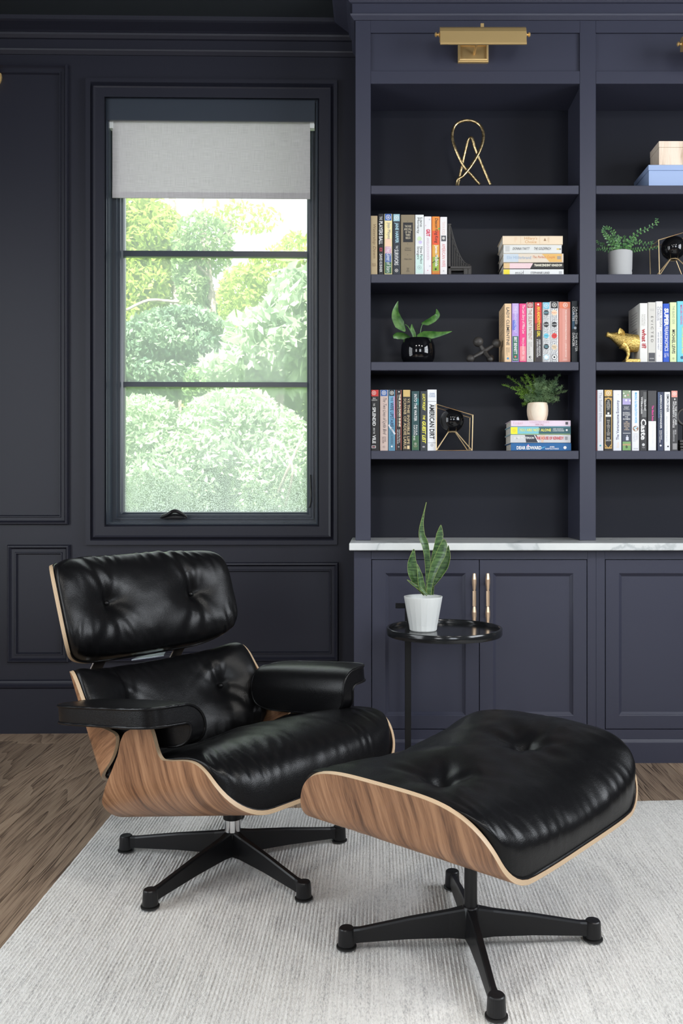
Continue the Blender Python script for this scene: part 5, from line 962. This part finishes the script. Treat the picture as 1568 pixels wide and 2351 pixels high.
for path, wd, up, m_ in (
    ([(490, 1310, -.0), (480, 1100, 0), (470, 850, 0), (440, 650, -.0), (395, 520, 0), (395, 380, 0), (420, 240, 0), (458, 75, 0)], [.008, .0085, .0095, .0110, .0125, .0095, .005, .0018, .0002], (.15, -1, 0), 0),
    ([(510, 1310, .012), (525, 1050, .012), (560, 850, .010), (610, 650, .01), (635, 500, .01), (652, 378, .01)], [.010, .011, .012, .0135, .012, .0005], (.1, -1, 0), 0),
    ([(490, 1310, -.014), (520, 1100, -.016), (580, 920, -.018), (655, 760, -.02), (690, 640, -.02), (690, 568, -.02)], [.008, .010, .0145, .0165, .012, .002], (-.15, -1, 0), 0),
    ([(540, 1200, .0), (620, 1060, .0), (700, 930, .0), (745, 800, .0), (752, 650, .0)], [.003, .0135, .0155, .011, .0005], (-.5, -1, 0), 0),
    ([(440, 1310, -.0), (360, 1180, 0), (280, 1020, 0), (262, 880, 0), (290, 700, 0)], [.006, .016, .0195, .016, .0012], (.25, -1, 0), 0),
    ([(430, 1300, -.012), (385, 1180, -.014), (365, 1050, -.014), (335, 900, -.012)], [.009, .0125, .0095, .0005], (.5, -1, 0), 0),
    ([(465, 1320, -.02), (390, 1250, -.022), (290, 1180, -.018), (200, 1110, -.01)], [.005, .0075, .006, .0005], (0, -.6, .8), 0)):
    P_ = [sf(*p) for p in path]; G = blade(P_, wd, up, 4, .45, 6); lf = M().grid(G).o('leaf', SNAKE, sn, True)
    M().tube([g[0] for g in G], .0005, 4).tube([g[-1] for g in G], .0005, 4).o('leaf_margin', SNAKEEDGE, lf)

# ================================================================== RUG
def rugback(x): return 2.790+(x+.835)*.057
rv_, rf_ = [], []
X0, X1 = -.835, 1.95; rib = .0092; nx = int((X1-X0)/rib)*3; ny = 150; y0 = .30
xs = np.linspace(X0, X1, nx+1)
P = []
for j in range(ny+1):
    for i, x_ in enumerate(xs):
        yb = rugback(x_)+.002*sin(i*2.3)*(j == ny); y_ = y0+(yb-y0)*j/ny
        jx = .0035*noise.noise(Vector((j*1.7, 0, 3))) if i in (0,) else 0
        z_ = .0095+.0019*cos(2*pi*(x_-X0)/rib+.5*noise.noise(Vector((x_*3, y_*6, 0))))*(.6+.4*noise.noise(Vector((x_*40, y_*30, 1))))+.0012*noise.noise(Vector((x_*60, y_*60, 2)))
        if i in (0, nx) or j in (0, ny): z_ *= .35
        P.append((x_+jx, y_, z_))
Fq = [(j*(nx+1)+i, j*(nx+1)+i+1, (j+1)*(nx+1)+i+1, (j+1)*(nx+1)+i) for j in range(ny) for i in range(nx)]
n0 = len(P)
edge = [i for i in range(nx+1)]+[j*(nx+1)+nx for j in range(1, ny+1)]+[ny*(nx+1)+i for i in range(nx-1, -1, -1)]+[j*(nx+1) for j in range(ny-1, 0, -1)]
for e in edge: P.append((P[e][0], P[e][1], .0005))
for k in range(len(edge)): k2 = (k+1) % len(edge); Fq.append((edge[k], n0+k, n0+k2, edge[k2]))
tag(obj('rug', P, Fq, RUG, None, True), 'large pale grey ribbed rug under the lounge chair and ottoman', 'rug')
RZ = .0126

# ================================================================== LOUNGE CHAIR AND OTTOMAN
PSI = .8786
def mkframe(cx, cy, z0, al, fo=0, xo=0, psi=PSI, flip=1):
    e2 = np.array([cos(psi), sin(psi)]); ef = np.array([sin(psi), -cos(psi)]); C = np.array([cx, cy])+fo*ef+xo*e2; ca, sa = cos(al), sin(al)
    def f(x, t, z):
        z = z*flip; fw = t*ca-z*sa; zz_ = z*ca+t*sa; return (C[0]+x*e2[0]+fw*ef[0], C[1]+x*e2[1]+fw*ef[1], z0+zz_)
    return f
def sect(s_, a, r_, b_):
    sg = -1 if s_ < 0 else 1; s_ = abs(s_); ph = min(max((s_-a)/r_, 0), b_); e = max(s_-a-r_*b_, 0)
    x = min(s_, a)+r_*sin(ph)+e*cos(b_); z = r_*(1-cos(ph))+e*sin(b_); return sg*x, z, -sg*sin(ph), cos(ph)
def shell(parent, ST, sec, fr, th=.010, name='shell', edge='plywood_edge'):
    """ST grid of (s,t); cushion side is +z of the section"""
    n, m = len(ST), len(ST[0]); top_, bot, uv = [], [], []
    for row in ST:
        for s_, t_ in row:
            x, z, nx_, nz_ = sect(s_, *sec); top_.append(fr(x, t_, z)); bot.append(fr(x-nx_*th, t_, z-nz_*th)); uv.append((s_, t_))
    fs = [(i*m+j, i*m+j+1, (i+1)*m+j+1, (i+1)*m+j) for i in range(n-1) for j in range(m-1)]; N = n*m
    so_ = obj(name, top_+bot, fs+[tuple(N+k for k in f[::-1]) for f in fs], WALNUT, parent, True, uv+uv)
    per = [(0, j) for j in range(m)]+[(i, m-1) for i in range(1, n)]+[(n-1, j) for j in range(m-2, -1, -1)]+[(i, 0) for i in range(n-2, 0, -1)]
    V, U = [], []
    for k, (i, j) in enumerate(per): V += [top_[i*m+j], bot[i*m+j]]; U += [(k*.01, 0), (k*.01, 1)]
    K = len(per); obj(edge, V, [(2*k, 2*k+1, (2*k+3) % (2*K), (2*k+2) % (2*K)) for k in range(K)], PLY, parent, False, U)
    return so_
def squircle(hs, ht, n, N=48):
    out = []
    for i in range(N+1):
        row = []
        for j in range(N+1):
            u, v = j/N*2-1, i/N*2-1; u = math.copysign(1-(1-abs(u))**1.5, u); v = math.copysign(1-(1-abs(v))**1.5, v)
            r_ = max(abs(u), abs(v))
            if r_ < 1e-9: row.append((0, 0)); continue
            qx, qy = u/r_, v/r_; k = 1/(abs(qx)**n+abs(qy)**n)**(1/n); row.append((hs*qx*k*r_, ht*qy*k*r_))
        out.append(row)
    return out
def cushion(parent, outline, sec, fr, ztop, buttons, p=3.0, N=110, seed=0, wr=.004, pucker=None, lim=None, name='cushion', vert=0.0, dimple=.03, bulge=0.0, lump=.002, pf=None):
    """outline: closed list of (s,t). ztop(x,t) gives the height of the face over the section's own datum."""
    pts = [sect(s_, *sec)[:2]+(t_,) for s_, t_ in outline]            # x, z, t
    cx_ = 0.0; ct = (max(q_[2] for q_ in pts)+min(q_[2] for q_ in pts))/2; hx = max(abs(q_[0]) for q_ in pts); ht = (max(q_[2] for q_ in pts)-min(q_[2] for q_ in pts))/2
    ang = np.array([math.atan2((q_[2]-ct)/ht, q_[0]/hx) for q_ in pts]); o_ = np.argsort(ang); A = ang[o_]; B = np.array([(pts[i][0], pts[i][2], pts[i][1]) for i in o_])
    A = np.concatenate([A-2*pi, A, A+2*pi]); B = np.concatenate([B, B, B])
    lin = np.linspace(-1, 1, N+1); lin = np.sign(lin)*(1-(1-abs(lin))**1.7)
    Uu, Vv = np.meshgrid(lin, lin); rho = np.maximum(abs(Uu), abs(Vv)); th = np.arctan2(Vv, Uu)
    bx = np.interp(th, A, B[:, 0]); bt = np.interp(th, A, B[:, 1]); bz = np.interp(th, A, B[:, 2])
    pp_ = p+((pf or p)-p)*np.sin(th)**2; prof = (1-np.minimum(rho, 1)**pp_)**(1/pp_)
    sc_ = rho*(1+bulge*4*rho**3*(1-rho)*3)
    x = bx*sc_; t_ = ct+(bt-ct)*sc_
    zt_ = ztop(x, t_); z = bz+(zt_-bz)*prof
    n_ = x.shape; Pn = np.stack([x, t_, z], -1)
    du = np.gradient(Pn, axis=1); dv = np.gradient(Pn, axis=0); Nn = np.cross(du, dv); Nn /= np.linalg.norm(Nn, axis=-1, keepdims=True)+1e-12
    r_ = np.random.default_rng(seed); d = np.zeros(n_)
    edge = np.clip((1-rho)/.08, 0, 1)
    for bxx, btt in buttons:
        dx, dt = x-bxx, t_-btt; R_ = np.sqrt(dx**2+dt**2)+1e-6; ph = np.arctan2(dt, dx)
        d -= dimple*.55*np.exp(-(R_/.020)**1.3)+dimple*.85*np.exp(-(R_/.062)**1.6)
        fold = np.zeros(n_)
        if vert: fl = [(pi/2+.10, .16, .0075, 1.3), (pi/2-.45, .07, .008, .5), (pi/2+.6, .06, .009, .5), (-pi/2+.12, .15, .008, 1.1), (-pi/2+.42, .12, .008, .9), (-pi/2-.25, .12, .009, .8), (-pi/2-.62, .07, .009, .5)]
        else: fl = [(pi*2*k/7+r_.uniform(-.3, .3), r_.uniform(.08, .15), r_.uniform(.008, .013), r_.uniform(.5, 1.0)) for k in range(7)]
        for (a0, ln, w0, am) in fl:
            a0 += r_.uniform(-.10, .10); al_ = dx*np.cos(a0)+dt*np.sin(a0); pe = -dx*np.sin(a0)+dt*np.cos(a0)+r_.uniform(-1.8, 1.8)*al_*np.abs(al_)
            w_ = w0+.07*np.maximum(al_, 0); g_ = np.clip(al_/.012, 0, 1)*np.exp(-(np.maximum(al_, 0)/ln)**2)
            fold += am*g_*(-np.exp(-(pe/w_)**2)+.55*np.exp(-((np.abs(pe)-1.9*w_)/w_)**2))
        d += fold*wr*np.clip(R_/.03, 0, 1)
    if pucker:                                                        # small gathers round the shoulder of the cushion
        amp, side, wl = pucker
        along = x if side in ('front', 'both', 'top') else t_
        ph0 = np.array([[noise.noise(Vector((float(a)*6, float(b_)*6, seed))) for a, b_ in zip(ra, rb)] for ra, rb in zip(x, t_)])
        msk = np.exp(-((rho-.80)/.17)**2)
        if side == 'front': msk = msk*np.clip((t_-ct)/ht*1.6-.2, 0, 1)
        if side == 'both': msk = msk*np.clip(abs(t_-ct)/ht*1.6-.3, 0, 1)
        irr = .5+.5*np.sin(along*23+ph0*7)
        d += amp*msk*irr*(np.sin((along+.25*(t_-ct))*2*pi/wl+ph0*9)+.4*np.sin(along*2*pi/wl*1.9+ph0*15))
    lum = np.array([[noise.noise(Vector((float(a)*9, float(b_)*9, seed+5)))+.5*noise.noise(Vector((float(a)*22, float(b_)*22, seed+9))) for a, b_ in zip(ra, rb)] for ra, rb in zip(x, t_)])
    d += lum*lump; d *= edge
    Pn = Pn+Nn*d[..., None]*np.sign(Nn[N//2, N//2, 2])
    V = [fr(*Pn[i, j]) for i in range(n_[0]) for j in range(n_[1])]; m = n_[1]
    fs = [(i*m+j, i*m+j+1, (i+1)*m+j+1, (i+1)*m+j) for i in range(n_[0]-1) for j in range(m-1)]
    co_ = obj(name, V, fs, LEATHER, parent, True)
    loop = [fr(*(B[k][0]*1.0, B[k][1], B[k][2])) for k in range(len(B)//3, 2*len(B)//3)]
    M().tube(loop, .0042, 8, True).o('piping', LEATHER, co_, True)
    for bxx, btt in buttons:
        i = np.argmin((x-bxx)**2+(t_-btt)**2); c_ = Pn.reshape(-1, 3)[i]; w_ = fr(c_[0], c_[1], c_[2]+.003*1)
        q = M().sphere(w_, .0095, 12, 1, 1, 1); q.o('button', LEATHER, co_, True)
    return co_
def perimeter(ST):
    n, m = len(ST), len(ST[0]); return [ST[0][j] for j in range(m)]+[ST[i][m-1] for i in range(1, n)]+[ST[n-1][j] for j in range(m-2, -1, -1)]+[ST[i][0] for i in range(n-2, 0, -1)]

def star_base(parent, c, Rr, angs, hub_r, col_top, chrome=None):
    hz0, hz1 = .034, .094
    for a_ in angs:
        d = np.array([cos(R(a_)), sin(R(a_))]); s_ = np.array([-d[1], d[0]]); V = []; fs = []
        prof = [(.012, hz0-.004, hz1+.001, .011, .016), (.05, hz0-.002, hz1-.006, .0075, .0125), (Rr*.5, .031, .075, .0065, .0100), (Rr-.03, .026, .0555, .0060, .0090), (Rr-.012, .024, .0545, .0075, .0090)]
        for (rr_, z0, z1, wt, wb2) in prof:
            for (w_, z) in ((-wb2, z0), (wb2, z0), (wt+.001, z1-.004), (wt-.001, z1), (-wt+.001, z1), (-wt-.001, z1-.004)): V.append((c[0]+d[0]*rr_+s_[0]*w_, c[1]+d[1]*rr_+s_[1]*w_, z))
        for i in range(len(prof)-1):
            for k in range(6): k2 = (k+1) % 6; fs.append((i*6+k, i*6+k2, (i+1)*6+k2, (i+1)*6+k))
        fs += [(5, 4, 3, 2, 1, 0), tuple((len(prof)-1)*6+k for k in range(6))]
        fx, fy = c[0]+d[0]*Rr, c[1]+d[1]*Rr; q = M().add(V, fs)
        q.lathe([(.0190, .0195), (.0190, .024), (.0176, .050), (.0168, .0545), (.0150, .0565), (.001, .0570)], (fx, fy, 0), 24)
        lg = q.o('leg', BLACKM, parent); 
        M().lathe([(.0195, RZ), (.0225, RZ+.001), (.0225, RZ+.004), (.0150, RZ+.006), (.0150, RZ+.0082)], (fx, fy, 0), 24).o('glide', GLIDE, lg, True)
    M().lathe([(hub_r*.9, hz0-.003), (hub_r, hz0), (hub_r, hz1), (hub_r*.85, hz1+.003)], (*c, 0), 24).o('hub', BLACKM, parent, True)

# ---- ottoman
oc = (.2105, 1.953)
ot = thing('ottoman', (*oc, RZ), 'black leather ottoman on a walnut shell with a four-star black base', 'ottoman')
osec = (.2151, .0803, 1.2048); ofr = mkframe(oc[0]+.009, oc[1], .3054, 0, 0, 0, .8718)
OST = squircle(.4153, .2735, 4.0)
shell(ot, OST, osec, ofr)
out = perimeter([[(s_*.987, t_*.984) for s_, t_ in row] for row in squircle(.4153, .2735, 4.0, 40)])
cushion(ot, out, osec, ofr, lambda x, t_: 0.147-.25*t_**2+.032*np.maximum(x, 0), [(-.185, .045), (.125, .05)], 3.3, 130, 3, .0045, (.0010, 'both', .034), pf=1.85, dimple=.034, bulge=.12, lump=.003)
star_base(ot, oc, .277, [3.5, 93.5, 183.5, 274.0], .019, .3)
M().lathe([(.0145, .090), (.0145, .305)], (*oc, 0), 24).o('column', BLACKM, ot, True)
M().lathe([(.055, .292), (.055, .302), (.02, .304)], (*oc, 0), 24).o('mounting_plate', BLACKM, ot)

# ---- lounge chair
cc_ = (-.394, 2.40)
ch = thing('lounge_chair', (*cc_, RZ), 'black leather lounge chair with walnut shells, headrest and five-star base', 'chair')
TAB = np.array([(-.315, .10), (-.308, .20), (-.285, .265), (-.25, .300), (-.218, .335), (-.190, .375), (-.172, .418), (-.145, .44), (-.065, .44), (-.035, .425), (-.01, .39), (.03, .362), (.08, .355), (.18, .35), (.23, .33), (.26, .295), (.285, .24), (.297, .18), (.30, .10)])
T_ = np.array([p_ for p_ in catmull([tuple(q_) for q_ in TAB], 5)])
t0, S0 = T_[:, 0], T_[:, 1]
tS = t0*.923+.1067*np.exp(-((t0+.1)/.12)**2); SS = S0*1.1544+np.where(S0 > .36, (S0-.36)*-.2075, 0)
ssec = (.1928, .1211, 1.516); sfr = mkframe(*cc_, .2253, .2382, .0974, -.0029)
SST = [[(S_*u, t_) for u in [k/28-1 for k in range(57)]] for t_, S_ in zip(tS, SS)]
shell(ch, SST, ssec, sfr, name='seat_shell', edge='seat_plywood_edge')
# seat cushion outline
side = [(min(S_, .411)*.988, t_) for t_, S_ in zip(tS, SS) if t_ > -.14]
side = [(s_, t_*.982) for s_, t_ in side]
ext = [(.10, -.20), (.22, -.198), (.30, -.185), (.36, -.165)]
half = ext+side
outl = half+[(-s_, t_) for s_, t_ in half[::-1]]
cushion(ch, outl, ssec, sfr, lambda x, t_: .172-.12*x**2-.9*np.maximum(t_-.12, 0)**2, [(-.13, -.04), (.13, -.04)], 3.0, 130, 11, .005, (.0019, 'front', .033), pf=2.4, name='seat_cushion', dimple=.030, bulge=.10, lump=.003)
# back
bsec = (.1152, .1944, 1.4999); bfr = mkframe(*cc_, .3753, pi/2+.5343, -.3482, 0, PSI, -1)
bt_ = [.134, .131, .115, .083, .036, -.010, -.050, -.085, -.115, -.145, -.165, -.1744]
bs_ = [.235, .300, .342, .360, .368, .376, .392, .452, .485, .455, .40, .32]
q_ = np.array(catmull(list(zip(bt_, bs_)), 4))
BST = [[(S_*u, t_) for u in [k/28-1 for k in range(57)]] for t_, S_ in q_]
shell(ch, BST, bsec, bfr, name='back_shell', edge='back_plywood_edge')
half = [(.10, -.195), (.20, -.19), (.29, -.168), (.335, -.13)]+[(min(S_*.985, .362), t_*.983) for t_, S_ in q_[::-1] if t_ > -.09]
bo = half+[(-s_, t_) for s_, t_ in half[::-1]]
cushion(ch, bo, bsec, bfr, lambda x, t_: .098+.85*x**2, [(-.13, .0), (.172, .0)], 2.8, 120, 21, .0034, (.0014, 'both', .03), name='back_cushion', vert=1, dimple=.028)
# headrest
hsec = (.1644, .142, .9902); hfr = mkframe(*cc_, .6741, pi/2+.3705, -.4428, -.0032, PSI, -1)
shell(ch, squircle(.344, .153, 4.3), hsec, hfr, name='head_shell', edge='head_plywood_edge')
ho = perimeter([[(s_*.985, t_*.985) for s_, t_ in row] for row in squircle(.344, .153, 4.3, 40)])
cushion(ch, ho, hsec, hfr, lambda x, t_: .108+.22*x**2, [(-.147, .0), (.152, .0)], 2.6, 120, 31, .0036, (.0018, 'both', .036), name='head_cushion', vert=1, dimple=.030, bulge=.10, lump=.0025)
# two flat braces joining head and back shells
for xx in (-.150, .135):
    V = []; fs = []
    st_ = [(.105, -.014), (.125, -.014), (.145, -.014)]
    P_ = [bfr(xx, t_, z_) for t_, z_ in st_]+[hfr(xx, t_, -.016) for t_ in (-.15, -.12, -.09)]
    e2 = Vector((cos(PSI), sin(PSI), 0)); V = []
    for p_ in P_:
        p_ = Vector(p_); n_ = Vector((sin(PSI), -cos(PSI), .4)).normalized()*.0035
        for s1, s2 in ((-1, -1), (1, -1), (1, 1), (-1, 1)): V.append(p_+e2*.019*s1+n_*s2)
    fs = [(i*4+k, i*4+(k+1) % 4, (i+1)*4+(k+1) % 4, (i+1)*4+k) for i in range(len(P_)-1) for k in range(4)]+[(3, 2, 1, 0), tuple(len(V)-4+k for k in range(4))]
    br = obj('back_brace', V, fs, BLACKM, ch)
    q = M()
    rim = [Vector(V[i*4]) for i in range(len(P_))]; q.tube(rim, .0026, 6); q.o('brace_edge', ALU, br)
# polished cross plate between the braces
def pxw(x, y, Y): return (px(x, Y), Y, pz(y, Y))
V = [pxw(302, 1514, 2.62), pxw(376, 1504, 2.70), pxw(384, 1490, 2.80), pxw(345, 1494, 2.80)]; V += [(a, b_, c_-.004) for a, b_, c_ in V]
obj('cross_plate', V, [(0, 1, 2, 3), (7, 6, 5, 4), (0, 4, 5, 1), (1, 5, 6, 2), (2, 6, 7, 3), (3, 7, 4, 0)], ALU, ch)
# armrests
def armrest(x_out, x_in, f0, f1, sgn, zt0, tilt, wdn, slope=.06):
    ln = f1-f0; fm = (f0+f1)/2; fr = mkframe(*cc_, zt0, tilt, fm, 0)
    th = .044; rb_ = .040; wtop = abs(x_out-x_in)-rb_; Ls = wtop+rb_*pi/2+wdn
    def mid(s_):                                            # s_ from outer edge inwards then down
        if s_ < wtop: x = x_out-sgn*s_; z = slope*(wtop-s_); nx_, nz_ = 0, 1
        elif s_ < wtop+rb_*pi/2: a_ = (s_-wtop)/rb_; x = x_out-sgn*(wtop+rb_*sin(a_)); z = -rb_*(1-cos(a_)); nx_, nz_ = -sgn*sin(a_), cos(a_)
        else: x = x_out-sgn*(wtop+rb_); z = -rb_-(s_-wtop-rb_*pi/2); nx_, nz_ = -sgn, 0
        return x, z, nx_, nz_
    N = 44; G = squircle(Ls/2, ln/2, 5.0, N); T, Bm = [], []
    for i, row in enumerate(G):
        for j, (s_, t_) in enumerate(row):
            u, v = j/N*2-1, i/N*2-1; u = math.copysign(1-(1-abs(u))**1.5, u); v = math.copysign(1-(1-abs(v))**1.5, v); rho = max(abs(u), abs(v))
            x, z, nx_, nz_ = mid(s_+Ls/2); h = th/2+.006*(1-rho**4)-.0025*(rho > .999)
            T.append(fr(x+nx_*h, t_, z+nz_*h)); Bm.append(fr(x-nx_*(th/2+.002*(1-rho**4)), t_, z-nz_*(th/2)))
    m = N+1; fs = [(i*m+j, i*m+j+1, (i+1)*m+j+1, (i+1)*m+j) for i in range(N) for j in range(N)]; NN = m*m
    per = [j for j in range(m)]+[i*m+N for i in range(1, m)]+[N*m+j for j in range(N-1, -1, -1)]+[i*m for i in range(N-1, 0, -1)]; K = len(per)
    so_ = obj('armrest', T+Bm, fs+[tuple(NN+k for k in f[::-1]) for f in fs], LEATHER, ch, True)
    V = []; 
    for k in per:
        a_, b_ = Vector(T[k]), Vector(Bm[k]); V += [a_, a_.lerp(b_, .5), b_]
    # gusset bulges a little outwards
    cen = sum((Vector(T[k]) for k in per), Vector())/K
    obj('gusset', V, [q for k in range(K) for q in ((3*k, 3*k+1, (3*k+4) % (3*K), (3*k+3) % (3*K)), (3*k+1, 3*k+2, (3*k+5) % (3*K), (3*k+4) % (3*K)))], LEATHER, so_, True)
    M().tube([T[k] for k in per], .0036, 8, True).o('piping', LEATHER, so_, True); M().tube([Bm[k] for k in per], .0036, 8, True).o('piping', LEATHER, so_, True)
armrest(-.418, -.275, -.225, .195, -1, .478, .13, .046)
armrest(.352, .240, -.170, .205, 1, .480, .10, .060)
star_base(ch, cc_, .316, [-119.3, -47.3, 24.7, 96.7, 168.7], .022, .25)
M().lathe([(.0225, .094), (.0225, .128), (.021, .129)], (*cc_, 0), 32).o('chrome_collar', CHROME, ch, True)
M().lathe([(.0255, .127), (.0262, .129), (.0262, .150), (.020, .152), (.020, .215)], (*cc_, 0), 32).o('column', BLACKM, ch, True)
def sh_mount():
    q = M(); p0 = sfr(0, -.05, -.014); q.lathe([(.085, -.012), (.088, -.006), (.088, 0), (.05, .002)], (cc_[0]+.03, cc_[1]-.02, .212), 28); return q
sh_mount().o('seat_mount', BLACKM, ch)
